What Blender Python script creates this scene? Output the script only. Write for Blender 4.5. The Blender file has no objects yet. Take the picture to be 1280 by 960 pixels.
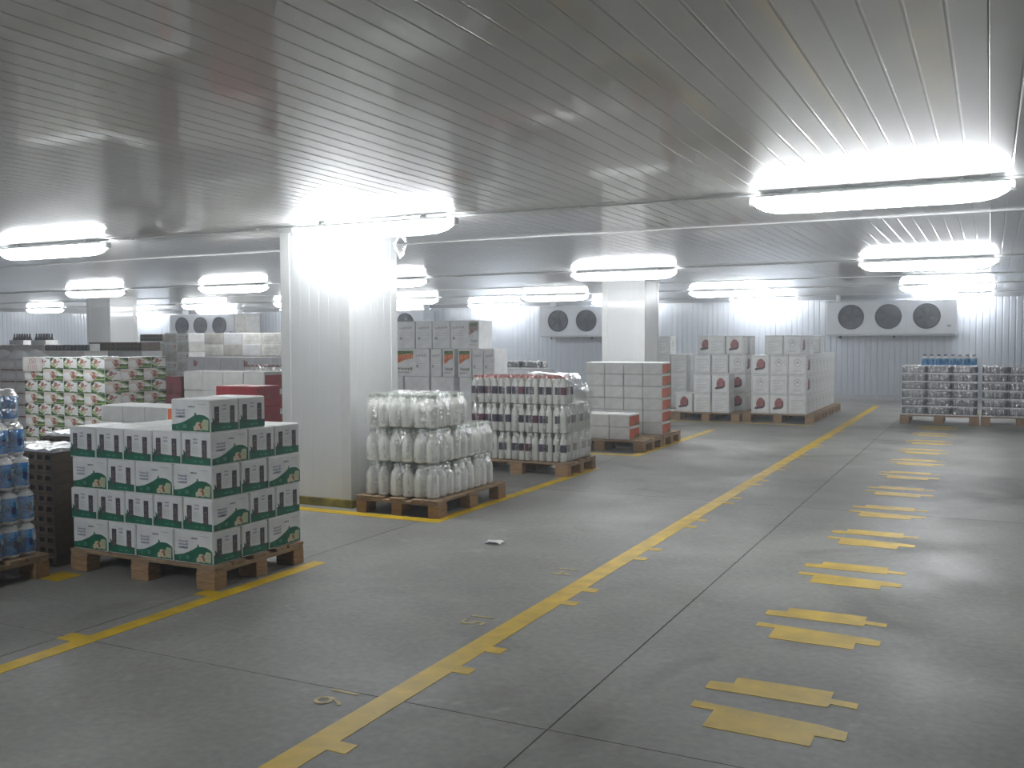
import bpy, bmesh, math, random
from mathutils import Vector, Matrix
C = bpy.context.scene.collection
SC = bpy.context.scene
random.seed(7)
PI = math.pi

# ------------------------------------------------------------------ camera, world, exposure
cam_d = bpy.data.cameras.new('camera')
cam = bpy.data.objects.new('camera', cam_d)
C.objects.link(cam)
PITCH, YAW, ROLL = math.radians(2.67), math.radians(26.48), math.radians(-0.234)
fw = Vector((-math.sin(YAW) * math.cos(PITCH), math.cos(YAW) * math.cos(PITCH), -math.sin(PITCH)))
rr = Vector((math.cos(YAW), math.sin(YAW), 0))
uu = rr.cross(fw)
r2 = rr * math.cos(ROLL) + uu * math.sin(ROLL)
u2 = -rr * math.sin(ROLL) + uu * math.cos(ROLL)
m4 = Matrix((r2, u2, -fw)).transposed().to_4x4()
m4.translation = Vector((0, 0, 1.44))
cam.matrix_world = m4
cam_d.sensor_width = 36
cam_d.lens = 1200 * 36 / 1280
cam_d.clip_end = 200
SC.camera = cam

world = bpy.data.worlds.new('world')
SC.world = world
world.use_nodes = True
world.node_tree.nodes['Background'].inputs[0].default_value = (0.5, 0.55, 0.6, 1)
world.node_tree.nodes['Background'].inputs[1].default_value = 0.02
hz = world.node_tree.nodes.new('ShaderNodeVolumeScatter')      # thin even haze added to stand for lens glare round the lamps
hz.inputs['Color'].default_value = (0.9, 0.95, 1, 1)
hz.inputs['Density'].default_value = 0.009
hz.inputs['Anisotropy'].default_value = 0.6
world.node_tree.links.new(hz.outputs[0], world.node_tree.nodes['World Output'].inputs['Volume'])

SC.view_settings.view_transform = 'Standard'
SC.view_settings.look = 'None'
SC.view_settings.gamma = 1
SC.view_settings.use_curve_mapping = False
SC.view_settings.exposure = 1.72
LAMP = 14.0            # emission of the tubes
SC.cycles.max_bounces = 8
SC.cycles.diffuse_bounces = 4
SC.cycles.glossy_bounces = 4
SC.cycles.transparent_max_bounces = 24
SC.cycles.sample_clamp_indirect = 6
SC.cycles.use_denoising = True

# ------------------------------------------------------------------ materials
MATS = {}


def mat(name, col, rough=0.55, var=0.06, scale=9.0, spec=0.5, metal=0.0, coat=0.0, bump=0.0, bscale=60.0, emit=0.0, world_pos=False, coat_rough=0.1):
    if name in MATS:
        return MATS[name]
    m = bpy.data.materials.new(name)
    m.use_nodes = True
    nt = m.node_tree
    b = nt.nodes['Principled BSDF']
    b.inputs['Roughness'].default_value = rough
    b.inputs['Specular IOR Level'].default_value = spec
    b.inputs['Metallic'].default_value = metal
    b.inputs['Coat Weight'].default_value = coat
    b.inputs['Coat Roughness'].default_value = coat_rough
    if emit:
        b.inputs['Emission Color'].default_value = (*col, 1)
        b.inputs['Emission Strength'].default_value = emit
    if world_pos:
        src = nt.nodes.new('ShaderNodeNewGeometry').outputs['Position']
    else:
        src = nt.nodes.new('ShaderNodeTexCoord').outputs['Object']
    n = nt.nodes.new('ShaderNodeTexNoise')
    n.inputs['Scale'].default_value = scale
    n.inputs['Detail'].default_value = 3
    nt.links.new(src, n.inputs['Vector'])
    r = nt.nodes.new('ShaderNodeValToRGB')
    r.color_ramp.elements[0].position = 0.3
    r.color_ramp.elements[1].position = 0.7
    lo = tuple(max(0, c * (1 - var * 1.6)) for c in col)
    hi = tuple(min(1, c * (1 + var)) for c in col)
    r.color_ramp.elements[0].color = (*lo, 1)
    r.color_ramp.elements[1].color = (*hi, 1)
    nt.links.new(n.outputs['Fac'], r.inputs['Fac'])
    nt.links.new(r.outputs['Color'], b.inputs['Base Color'])
    if bump:
        n2 = nt.nodes.new('ShaderNodeTexNoise')
        n2.inputs['Scale'].default_value = bscale
        nt.links.new(src, n2.inputs['Vector'])
        bp = nt.nodes.new('ShaderNodeBump')
        bp.inputs['Strength'].default_value = bump
        bp.inputs['Distance'].default_value = 0.01
        nt.links.new(n2.outputs['Fac'], bp.inputs['Height'])
        nt.links.new(bp.outputs['Normal'], b.inputs['Normal'])
    MATS[name] = m
    return m


def film_mat(name, gloss=0.12, tint=(1.0, 1.0, 1.0), bump=0.5, bscale=22.0, rough=0.12):
    """thin clear plastic film"""
    m = bpy.data.materials.new(name)
    m.use_nodes = True
    nt = m.node_tree
    nt.nodes.remove(nt.nodes['Principled BSDF'])
    out = nt.nodes['Material Output']
    tr = nt.nodes.new('ShaderNodeBsdfTransparent')
    tr.inputs[0].default_value = (*tint, 1)
    gl = nt.nodes.new('ShaderNodeBsdfGlossy')
    gl.inputs['Roughness'].default_value = rough
    gl.inputs[0].default_value = (1, 1, 1, 1)
    lw = nt.nodes.new('ShaderNodeLayerWeight')
    lw.inputs['Blend'].default_value = 0.25
    mp = nt.nodes.new('ShaderNodeMapRange')
    mp.inputs['To Min'].default_value = gloss
    mp.inputs['To Max'].default_value = 0.6
    mx = nt.nodes.new('ShaderNodeMixShader')
    n = nt.nodes.new('ShaderNodeTexNoise')
    n.inputs['Scale'].default_value = bscale
    n.inputs['Detail'].default_value = 2
    n.inputs['Distortion'].default_value = 1.0
    geo = nt.nodes.new('ShaderNodeNewGeometry')
    nt.links.new(geo.outputs['Position'], n.inputs['Vector'])
    bp = nt.nodes.new('ShaderNodeBump')
    bp.inputs['Strength'].default_value = bump
    bp.inputs['Distance'].default_value = 0.02
    nt.links.new(n.outputs['Fac'], bp.inputs['Height'])
    nt.links.new(bp.outputs['Normal'], gl.inputs['Normal'])
    nt.links.new(bp.outputs['Normal'], lw.inputs['Normal'])
    nt.links.new(lw.outputs['Facing'], mp.inputs['Value'])
    nt.links.new(mp.outputs['Result'], mx.inputs['Fac'])
    nt.links.new(tr.outputs[0], mx.inputs[1])
    nt.links.new(gl.outputs[0], mx.inputs[2])
    nt.links.new(mx.outputs[0], out.inputs['Surface'])
    MATS[name] = m
    return m


def concrete(name):
    m = bpy.data.materials.new(name)
    m.use_nodes = True
    nt = m.node_tree
    b = nt.nodes['Principled BSDF']
    pos = nt.nodes.new('ShaderNodeNewGeometry').outputs['Position']

    def noise(s, d, dist=0.0):
        n = nt.nodes.new('ShaderNodeTexNoise')
        n.inputs['Scale'].default_value = s
        n.inputs['Detail'].default_value = d
        n.inputs['Distortion'].default_value = dist
        nt.links.new(pos, n.inputs['Vector'])
        return n.outputs['Fac']

    def ramp(f, p0, c0, p1, c1):
        r = nt.nodes.new('ShaderNodeValToRGB')
        r.color_ramp.elements[0].position = p0
        r.color_ramp.elements[1].position = p1
        r.color_ramp.elements[0].color = (*c0, 1)
        r.color_ramp.elements[1].color = (*c1, 1)
        nt.links.new(f, r.inputs['Fac'])
        return r.outputs['Color']

    def mul(a, c, f=1.0):
        x = nt.nodes.new('ShaderNodeMix')
        x.data_type = 'RGBA'
        x.blend_type = 'MULTIPLY'
        x.inputs['Factor'].default_value = f
        nt.links.new(a, x.inputs['A'])
        nt.links.new(c, x.inputs['B'])
        return x.outputs['Result']
    base = ramp(noise(0.9, 6, 0.6), 0.3, (0.25, 0.248, 0.233), 0.7, (0.36, 0.358, 0.334))
    fine = ramp(noise(26, 4), 0.3, (0.80, 0.80, 0.80), 0.7, (1, 1, 1))
    stain = ramp(noise(0.55, 3, 1.2), 0.28, (0.62, 0.61, 0.60), 0.42, (1, 1, 1))
    scuff = ramp(noise(2.6, 5, 2.0), 0.64, (1, 1, 1), 0.78, (1.3, 1.3, 1.32))
    nt.links.new(mul(mul(mul(base, fine), stain), scuff), b.inputs['Base Color'])
    rg = ramp(noise(1.3, 4), 0.3, (0.44, 0.44, 0.44), 0.7, (0.64, 0.64, 0.64))
    nt.links.new(rg, b.inputs['Roughness'])
    b.inputs['Specular IOR Level'].default_value = 0.25
    MATS[name] = m
    return m


def wood(name, col):
    m = bpy.data.materials.new(name)
    m.use_nodes = True
    nt = m.node_tree
    b = nt.nodes['Principled BSDF']
    b.inputs['Roughness'].default_value = 0.75
    b.inputs['Specular IOR Level'].default_value = 0.25
    pos = nt.nodes.new('ShaderNodeNewGeometry').outputs['Position']
    mp = nt.nodes.new('ShaderNodeMapping')
    mp.inputs['Scale'].default_value = (3, 3, 30)
    nt.links.new(pos, mp.inputs['Vector'])
    n = nt.nodes.new('ShaderNodeTexNoise')
    n.inputs['Scale'].default_value = 3
    n.inputs['Detail'].default_value = 6
    n.inputs['Distortion'].default_value = 1.5
    nt.links.new(mp.outputs[0], n.inputs['Vector'])
    r = nt.nodes.new('ShaderNodeValToRGB')
    r.color_ramp.elements[0].position = 0.28
    r.color_ramp.elements[1].position = 0.72
    r.color_ramp.elements[0].color = (*[c * 0.6 for c in col], 1)
    r.color_ramp.elements[1].color = (*[min(1, c * 1.25) for c in col], 1)
    nt.links.new(n.outputs['Fac'], r.inputs['Fac'])
    nt.links.new(r.outputs['Color'], b.inputs['Base Color'])
    MATS[name] = m
    return m


WHITE = mat('white_carton', (0.78, 0.79, 0.785), 0.55)
OFFW = mat('off_white_carton', (0.55, 0.555, 0.54), 0.6)
GREYC = mat('grey_carton', (0.52, 0.53, 0.55), 0.6)
PALEC = mat('pale_carton', (0.62, 0.62, 0.58), 0.6, var=0.12)
TAUPE = mat('taupe_carton', (0.38, 0.365, 0.33), 0.65, var=0.15)
SEAM = mat('tape_seam', (0.6, 0.6, 0.56), 0.3)
GREEN = mat('green_print', (0.012, 0.15, 0.085), 0.5, var=0.25, scale=14)
PGREEN = mat('pale_green_print', (0.07, 0.27, 0.18), 0.5)
CREAM = mat('garlic_print', (0.66, 0.58, 0.42), 0.5, var=0.15, scale=60)
CREAM2 = mat('garlic_slice_print', (0.5, 0.55, 0.36), 0.5, var=0.12, scale=60)
RUST = mat('rust_print', (0.36, 0.12, 0.06), 0.5)
BAR = mat('dark_bar_print', (0.075, 0.07, 0.085), 0.5, var=0.3, scale=40)
BAR2 = mat('brown_bar_print', (0.15, 0.11, 0.11), 0.5, var=0.3, scale=40)
INKB = mat('blue_grey_ink', (0.36, 0.37, 0.47), 0.5)
INKG = mat('grey_ink', (0.4, 0.41, 0.42), 0.5)
INKD = mat('dark_ink', (0.12, 0.13, 0.14), 0.5)
LEAF = mat('leaf_print', (0.11, 0.22, 0.05), 0.5, var=0.5, scale=40)
DLEAF = mat('dark_leaf_print', (0.03, 0.08, 0.035), 0.5, var=0.4, scale=40)
LLEAF = mat('light_leaf_print', (0.36, 0.46, 0.16), 0.5, var=0.25, scale=40)
PINK = mat('petal_red_print', (0.43, 0.18, 0.14), 0.5, var=0.4, scale=50)
BLUSH = mat('petal_print', (0.70, 0.61, 0.55), 0.5, var=0.15, scale=50)
ORANGE = mat('orange_print', (0.62, 0.13, 0.045), 0.5, var=0.15)
ORANGE2 = mat('dark_orange_print', (0.33, 0.11, 0.035), 0.5, var=0.3)
CARROT = mat('carrot_print', (0.72, 0.25, 0.10), 0.5, var=0.3, scale=40)
CRIM = mat('crimson_carton', (0.34, 0.022, 0.03), 0.45, var=0.12)
DCRIM = mat('dull_red_carton', (0.16, 0.05, 0.055), 0.6, var=0.3)
HATR = mat('round_red_print', (0.33, 0.10, 0.105), 0.5, var=0.3, scale=25)
HATD = mat('plum_band_print', (0.07, 0.035, 0.055), 0.5, var=0.3)
BOTTLE = mat('milk_white_plastic', (0.92, 0.93, 0.89), 0.3, var=0.03)
CAPG = mat('pale_green_cap', (0.50, 0.56, 0.50), 0.4)
CAPR = mat('red_cap', (0.50, 0.12, 0.09), 0.4)
CAPW = mat('white_cap', (0.75, 0.76, 0.76), 0.4)
LABP = mat('purple_label', (0.06, 0.045, 0.085), 0.4, var=0.5, scale=35)
LABR = mat('wine_label', (0.13, 0.04, 0.065), 0.4, var=0.4, scale=35)
BLUE = mat('blue_bottle_wrap', (0.035, 0.28, 0.72), 0.25, var=0.4, scale=16)
DBLUE = mat('deep_blue_print', (0.012, 0.03, 0.16), 0.3, var=0.3)
LBLUE = mat('light_blue_print', (0.12, 0.42, 0.62), 0.3, var=0.3, scale=20)
CRATE = mat('brown_crate', (0.125, 0.092, 0.066), 0.7, var=0.2)
CANM = mat('dark_can', (0.04, 0.05, 0.07), 0.35, var=0.9, scale=28)
CANTOP = mat('can_metal', (0.45, 0.47, 0.5), 0.35, metal=0.6)
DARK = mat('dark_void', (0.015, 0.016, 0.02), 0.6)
DGLASS = mat('dark_glass_jar', (0.03, 0.03, 0.035), 0.15, var=0.4)
TEAL = mat('teal_glass', (0.012, 0.05, 0.055), 0.15, var=0.4)
YEL = mat('yellow_floor_paint', (0.64, 0.42, 0.004), 0.5, var=0.14, scale=7, world_pos=True)
YELW = mat('worn_yellow_paint', (0.50, 0.41, 0.20), 0.55, var=0.2, scale=30, world_pos=True)
PANEL = mat('ceiling_panel_paint', (0.72, 0.72, 0.70), 0.4, var=0.05, scale=0.7, spec=0.5, coat=0.8, world_pos=True, coat_rough=0.05)
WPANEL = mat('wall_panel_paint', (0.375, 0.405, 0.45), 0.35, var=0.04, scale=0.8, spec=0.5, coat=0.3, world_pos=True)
CPANEL = mat('column_cladding', (0.78, 0.79, 0.79), 0.28, var=0.03, scale=1.5, coat=0.6, world_pos=True, coat_rough=0.06)
TRIMW = mat('white_metal_trim', (0.78, 0.79, 0.78), 0.25, var=0.03, coat=0.5)
TRIMG = mat('grey_metal_trim', (0.36, 0.37, 0.39), 0.4)
KERB = mat('grey_kerb', (0.36, 0.37, 0.34), 0.7, var=0.15)
KERBY = mat('ochre_kerb_paint', (0.42, 0.34, 0.05), 0.6, var=0.4, scale=5, world_pos=True)
GALV = mat('conduit_metal', (0.72, 0.73, 0.74), 0.35)
HOUSE = mat('lamp_housing', (0.72, 0.73, 0.73), 0.4)
TUBE = mat('lamp_diffuser', (0.93, 0.965, 1.0), 0.4, var=0.0, emit=LAMP)
EVAP = mat('evaporator_white', (0.46, 0.485, 0.52), 0.35, var=0.04, scale=2)
FAN = mat('fan_dark', (0.012, 0.014, 0.026), 0.6, spec=0.2)
FAN2 = mat('fan_grey', (0.03, 0.033, 0.052), 0.6, spec=0.2)
PAPER = mat('paper', (0.8, 0.8, 0.8), 0.7)
SIGNP = mat('sign_paper', (0.66, 0.64, 0.61), 0.7)
SIGNI = mat('sign_ink', (0.46, 0.26, 0.25), 0.6)
CONC = concrete('polished_concrete')
DCONC = mat('joint_concrete', (0.16, 0.16, 0.155), 0.8)
WOOD = wood('pallet_wood', (0.36, 0.25, 0.155))
WOOD2 = wood('pallet_block_wood', (0.37, 0.235, 0.13))
FILM = film_mat('shrink_film', gloss=0.26, bump=0.9, bscale=20, rough=0.13)
FILM2 = film_mat('stretch_film', gloss=0.22, bump=0.9, bscale=11, rough=0.09)
CRINK = mat('crinkled_white_film', (0.66, 0.67, 0.68), 0.2, var=0.1, bump=0.9, bscale=35)

# ------------------------------------------------------------------ mesh helpers


class MB:
    """collects faces with materials, then becomes one mesh"""

    def __init__(self):
        self.v, self.f, self.m, self.mats, self.sm = [], [], [], [], []

    def mi(self, m):
        if m not in self.mats:
            self.mats.append(m)
        return self.mats.index(m)

    def face(self, pts, m, smooth=False):
        i = len(self.v)
        self.v += [tuple(p) for p in pts]
        self.f.append(tuple(range(i, i + len(pts))))
        self.m.append(self.mi(m))
        self.sm.append(smooth)

    def grid(self, rows, m, closed=False, smooth=True):
        """rows: lists of equal length of points; quads between (shared verts)"""
        i0 = len(self.v)
        n = len(rows[0])
        for r in rows:
            self.v += [tuple(p) for p in r]
        k = self.mi(m)
        for a in range(len(rows) - 1):
            for b in range(n if closed else n - 1):
                b2 = (b + 1) % n
                self.f.append((i0 + a * n + b, i0 + a * n + b2, i0 + (a + 1) * n + b2, i0 + (a + 1) * n + b))
                self.m.append(k)
                self.sm.append(smooth)

    def box(self, x0, y0, z0, x1, y1, z1, m):
        i = len(self.v)
        self.v += [(x, y, z) for z in (z0, z1) for y in (y0, y1) for x in (x0, x1)]
        for q in ((0, 2, 3, 1), (4, 5, 7, 6), (0, 1, 5, 4), (2, 6, 7, 3), (0, 4, 6, 2), (1, 3, 7, 5)):
            self.f.append(tuple(i + k for k in q))
            self.m.append(self.mi(m))
            self.sm.append(False)

    def bbox(self, x0, y0, z0, x1, y1, z1, m, c=0.004):
        """box with chamfered upright and top edges"""
        def ring(z, e):
            a, b, d, f = x0 + e, x1 - e, y0 + e, y1 - e
            return [(a + c, d, z), (b - c, d, z), (b, d + c, z), (b, f - c, z), (b - c, f, z), (a + c, f, z), (a, f - c, z), (a, d + c, z)]
        rings = [ring(z0, c * 0.5), ring(z0 + c, 0), ring(z1 - c, 0), ring(z1, c)]
        self.grid(rings, m, closed=True, smooth=False)
        self.face(rings[-1], m)
        self.face(rings[0][::-1], m)

    def lathe(self, prof, seg, m, cx=0, cy=0, cap=True, smooth=True):
        rows = [[(cx + r * math.cos(2 * PI * k / seg), cy + r * math.sin(2 * PI * k / seg), z) for k in range(seg)] for r, z in prof]
        self.grid(rows, m, closed=True, smooth=smooth)
        if cap:
            self.face(rows[-1], m)
            self.face(rows[0][::-1], m)

    def tube(self, a, b, r, m, seg=8):
        a, b = Vector(a), Vector(b)
        d = (b - a).normalized()
        s = d.cross(Vector((0, 0, 1)) if abs(d.z) < 0.9 else Vector((1, 0, 0))).normalized()
        t = d.cross(s)
        rows = [[p + (s * math.cos(2 * PI * k / seg) + t * math.sin(2 * PI * k / seg)) * r for k in range(seg)] for p in (a, b)]
        self.grid(rows, m, closed=True)
        self.face(rows[0], m)
        self.face(rows[1][::-1], m)

    def mesh(self, name):
        me = bpy.data.meshes.new(name)
        me.from_pydata(self.v, [], self.f)
        for m in self.mats:
            me.materials.append(m)
        me.polygons.foreach_set('material_index', self.m)
        me.polygons.foreach_set('use_smooth', self.sm)
        me.update()
        bm = bmesh.new()
        bm.from_mesh(me)
        bmesh.ops.recalc_face_normals(bm, faces=bm.faces)
        bm.to_mesh(me)
        bm.free()
        return me


def put(name, data, loc=(0, 0, 0), rz=0.0, parent=None, label=None, cat=None, group=None, kind=None, rot=None):
    o = bpy.data.objects.new(name, data)
    C.objects.link(o)
    o.location = loc
    o.rotation_euler = rot if rot else (0, 0, rz)
    if parent is not None:
        o.parent = parent
    if label:
        o['label'] = label
    if cat:
        o['category'] = cat
    if group:
        o['group'] = group
    if kind:
        o['kind'] = kind
    return o


def structure(name, data, label=None, parent=None):
    return put(name, data, parent=parent, label=label, kind='structure' if parent is None else None)


LAYP = lambda l: LAY[l] + (' layer' if l == 0 else ' layer up')
LAY = ['bottom', 'second', 'third', 'fourth', 'fifth', 'sixth', 'seventh', 'eighth', 'ninth']
ORD = ['first', 'second', 'third', 'fourth', 'fifth', 'sixth', 'seventh', 'eighth', 'ninth', 'tenth']



def text_mesh(name, body, size, m, extrude=0.001, space=1.0, align='LEFT'):
    """lettering as a plain mesh"""
    cu = bpy.data.curves.new(name, 'FONT')
    cu.body = body
    cu.size = size
    cu.extrude = extrude
    cu.space_character = space
    cu.align_x = align
    o = bpy.data.objects.new(name, cu)
    C.objects.link(o)
    dg = bpy.context.evaluated_depsgraph_get()
    me = bpy.data.meshes.new_from_object(o.evaluated_get(dg))
    bpy.data.objects.remove(o)
    bpy.data.curves.remove(cu)
    me.name = name
    me.materials.clear()
    me.materials.append(m)
    return me


# ------------------------------------------------------------------ room
X0, X1, Y0, Y1, H = -26.6, 4.6, -7.0, 23.6, 2.43

# floor: slabs cast in bays, with saw-cut joints between them
b = MB()
b.box(X0, Y0, -0.12, X1, Y1, -0.012, DCONC)
floor = structure('floor', b.mesh('floor'), 'grey polished concrete warehouse floor with saw-cut joints and yellow lines')
xs = [X0] + [v for v in [-1.44 + 2.59 * k for k in range(-9, 3)] if X0 < v < X1] + [X1]
ys = [Y0] + [v for v in [3.17 + 5.2 * k for k in range(-1, 4)] if Y0 < v < Y1] + [Y1]
for i in range(len(xs) - 1):
    for j in range(len(ys) - 1):
        b = MB()
        g = 0.003
        b.box(xs[i] + g, ys[j] + g, -0.012, xs[i + 1] - g, ys[j + 1] - g, 0, CONC)
        put('floor_slab', b.mesh('floor_slab'), parent=floor)


def paint(name, pts, m=YEL, label=None):
    b = MB()
    t = 0.0018
    b.face([(x, y, t) for x, y in pts], m)
    n = len(pts)
    for k in range(n):
        (xa, ya), (xb, yb) = pts[k], pts[(k + 1) % n]
        b.face([(xa, ya, 0), (xb, yb, 0), (xb, yb, t), (xa, ya, t)], m)
    return put(name, b.mesh(name), parent=floor, label=label)


def strip(name, x0, y0, x1, y1, m=YEL, label=None):
    return paint(name, [(x0, y0), (x1, y0), (x1, y1), (x0, y1)], m, label)


strip('aisle_line', -2.185, 0.4, -2.065, 21.6, label='long yellow line along the driving aisle')
strip('bay_line', -3.92, 0.4, -3.82, 4.97, label='yellow line in front of the garlic carton pallet')
strip('bay_line', -3.97, 6.43, -3.865, 9.95)
strip('bay_line', -5.55, 6.43, -3.97, 6.56, label='yellow line in front of the milk pallet')
strip('bay_line', -3.95, 11.15, -3.84, 14.9)
strip('bay_line', -5.1, 11.15, -3.95, 11.3)
strip('bay_line', -5.3, 16.3, -2.6, 16.42)
strip('bay_line', -5.17, 3.88, -4.98, 4.06)
for y in (3.12, 4.02):
    strip('tick_mark', -4.03, y, -3.92, y + 0.1)
for k in range(14):
    yc = 2.57 + 1.18 * k
    strip('tick_mark', -2.065, yc - 0.2, -1.985, yc - 0.12)
    strip('tick_mark', -2.065, yc + 0.1, -1.985, yc + 0.18)
for k in range(-1, 12):      # pairs of stepped bars in the middle of the aisle
    y = 3.74 + 1.175 * k
    a, c, e, f = -1.03, -0.935, -0.545, -0.44
    paint('aisle_dash', [(a, y + 0.10), (e, y + 0.10), (e + 0.005, y + 0.14), (f, y + 0.13), (f, y + 0.19), (e, y + 0.20), (e, y + 0.28), (c, y + 0.28), (c, y + 0.20), (a, y + 0.19)])
    paint('aisle_dash', [(a, y - 0.12), (c, y - 0.12), (c, y - 0.29), (e, y - 0.30), (e, y - 0.20), (f, y - 0.20), (f, y - 0.115), (e, y - 0.09), (a, y - 0.05)])
for y, t in ((3.20, '16'), (4.38, '15'), (5.52, '14')):
    put('floor_number', text_mesh('floor_number', t, 0.19, YELW, space=1.15), (-2.40, y, 0.002), -PI / 2, parent=floor, label='faint yellow painted bay number')

# ceiling of ribbed sandwich panels


def ribbed(width, length, m, pitch=0.105, groove=0.014, depth=0.0026, thick=0.05):
    """a panel lying in XY (ribs along Y), ribbed face at z=0 looking down, body above"""
    b = MB()
    n = int(width / pitch)
    prof = [(0.0, 0.003), (0.001, 0.001), (0.004, 0.0)]
    for k in range(1, n):
        x = width * k / n
        prof += [(x - groove / 2, 0.0), (x - groove / 4, depth * 0.75), (x, depth), (x + groove / 4, depth * 0.75), (x + groove / 2, 0.0)]
    prof += [(width - 0.004, 0.0), (width - 0.001, 0.001), (width, 0.003)]
    b.grid([[(x, y, z) for x, z in prof] for y in (0, length)], m, smooth=True)
    for q in range(len(prof) - 1):        # the flats between the grooves stay flat
        if prof[q][1] == 0.0 and prof[q + 1][1] == 0.0:
            b.sm[q] = False
    for y in (0, length):
        b.face([(x, y, z) for x, z in prof] + [(width, y, thick), (0, y, thick)], m)
    b.face([(0, 0, thick), (width, 0, thick), (width, length, thick), (0, length, thick)], m)
    b.face([(0, 0, 0.003), (0, length, 0.003), (0, length, thick), (0, 0, thick)], m)
    b.face([(width, 0, 0.003), (width, length, 0.003), (width, length, thick), (width, 0, thick)], m)
    return b.mesh('ribbed_panel')


b = MB()
b.box(X0, Y0, H + 0.05, X1, Y1, H + 0.15, TRIMG)
ceiling = structure('ceiling', b.mesh('ceiling'), 'low glossy grey ceiling of ribbed cold-store panels')
bays = [Y0, 0.35, 8.45, 16.55, Y1]
NX = 27
PW = (X1 - X0) / NX
for j in range(4):
    L = bays[j + 1] - bays[j] - 0.01
    me = ribbed(PW - 0.001, L, PANEL)
    for i in range(NX):
        put('ceiling_panel', me, (X0 + i * PW + 0.0005, bays[j] + 0.005, H), parent=ceiling)
for y in bays[1:4]:
    b = MB()
    b.box(X0, y - 0.035, H - 0.012, X1, y + 0.035, H + 0.004, TRIMW)
    put('joint_cover_strip', b.mesh('joint_cover_strip'), parent=ceiling)

# walls


def wall(name, a, bb, ang, label, panels=True):
    """wall standing on the line a-bb, its ribbed face looking along +90 degrees of ang"""
    a, bb = Vector((*a, 0)), Vector((*bb, 0))
    L = (bb - a).length
    b = MB()
    b.box(0, 0.05, 0, L, 0.16, H + 0.1, WPANEL)
    w = put(name, b.mesh(name), a, ang, label=label, kind='structure')
    if panels:
        n = round(L / 1.15)
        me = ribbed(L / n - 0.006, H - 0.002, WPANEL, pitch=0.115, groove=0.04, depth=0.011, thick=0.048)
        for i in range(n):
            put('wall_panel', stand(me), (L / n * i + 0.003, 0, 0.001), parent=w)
    return w


STAND = {}


def stand(me):
    """upright copy of a lying panel: (x, y, z) -> (x, z, y); the ribbed face then looks to -Y"""
    if me.name not in STAND:
        m2 = me.copy()
        for v in m2.vertices:
            x, y, z = v.co
            v.co = (x, z, y)
        m2.flip_normals()
        STAND[me.name] = m2
    return STAND[me.name]


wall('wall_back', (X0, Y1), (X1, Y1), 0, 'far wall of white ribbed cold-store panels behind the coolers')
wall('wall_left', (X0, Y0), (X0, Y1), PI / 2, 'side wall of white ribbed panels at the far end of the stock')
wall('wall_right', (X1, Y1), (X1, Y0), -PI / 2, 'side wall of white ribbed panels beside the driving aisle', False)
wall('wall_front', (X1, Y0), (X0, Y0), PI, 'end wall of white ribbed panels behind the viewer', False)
for nm, (xa, ya, xb, yb) in {'back': (X0, Y1 - 0.06, X1, Y1), 'left': (X0, Y0, X0 + 0.06, Y1 - 0.06)}.items():
    b = MB()
    b.bbox(xa, ya, 0, xb, yb, 0.11, TRIMG, 0.01)
    structure('baseboard_' + nm, b.mesh('baseboard'), 'dark grey kerb along the foot of the ' + nm + ' wall')
b = MB()
b.grid([[(x, Y1 - 0.10, H - 0.001), (x, Y1 - 0.07, H - 0.03), (x, Y1 - 0.03, H - 0.07), (x, Y1, H - 0.10)] for x in (X0 + 0.1, X1)], TRIMG)
b.face([(X0 + 0.1, Y1, H - 0.001), (X0 + 0.1, Y1 - 0.10, H - 0.001), (X1, Y1 - 0.10, H - 0.001), (X1, Y1, H - 0.001)], TRIMG)
structure('trim_1', b.mesh('trim'), 'grey cove strip between ceiling and far wall')
b = MB()
b.grid([[(X0 + 0.10, y, H - 0.001), (X0 + 0.07, y, H - 0.03), (X0 + 0.03, y, H - 0.07), (X0, y, H - 0.10)] for y in (Y0, Y1)], TRIMG)
b.face([(X0, Y0, H - 0.001), (X0 + 0.1, Y0, H - 0.001), (X0 + 0.1, Y1, H - 0.001), (X0, Y1, H - 0.001)], TRIMG)
structure('trim_2', b.mesh('trim'), 'grey cove strip between ceiling and side wall')

# columns clad in panels with bent corner flashings
CW = 0.73


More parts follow.
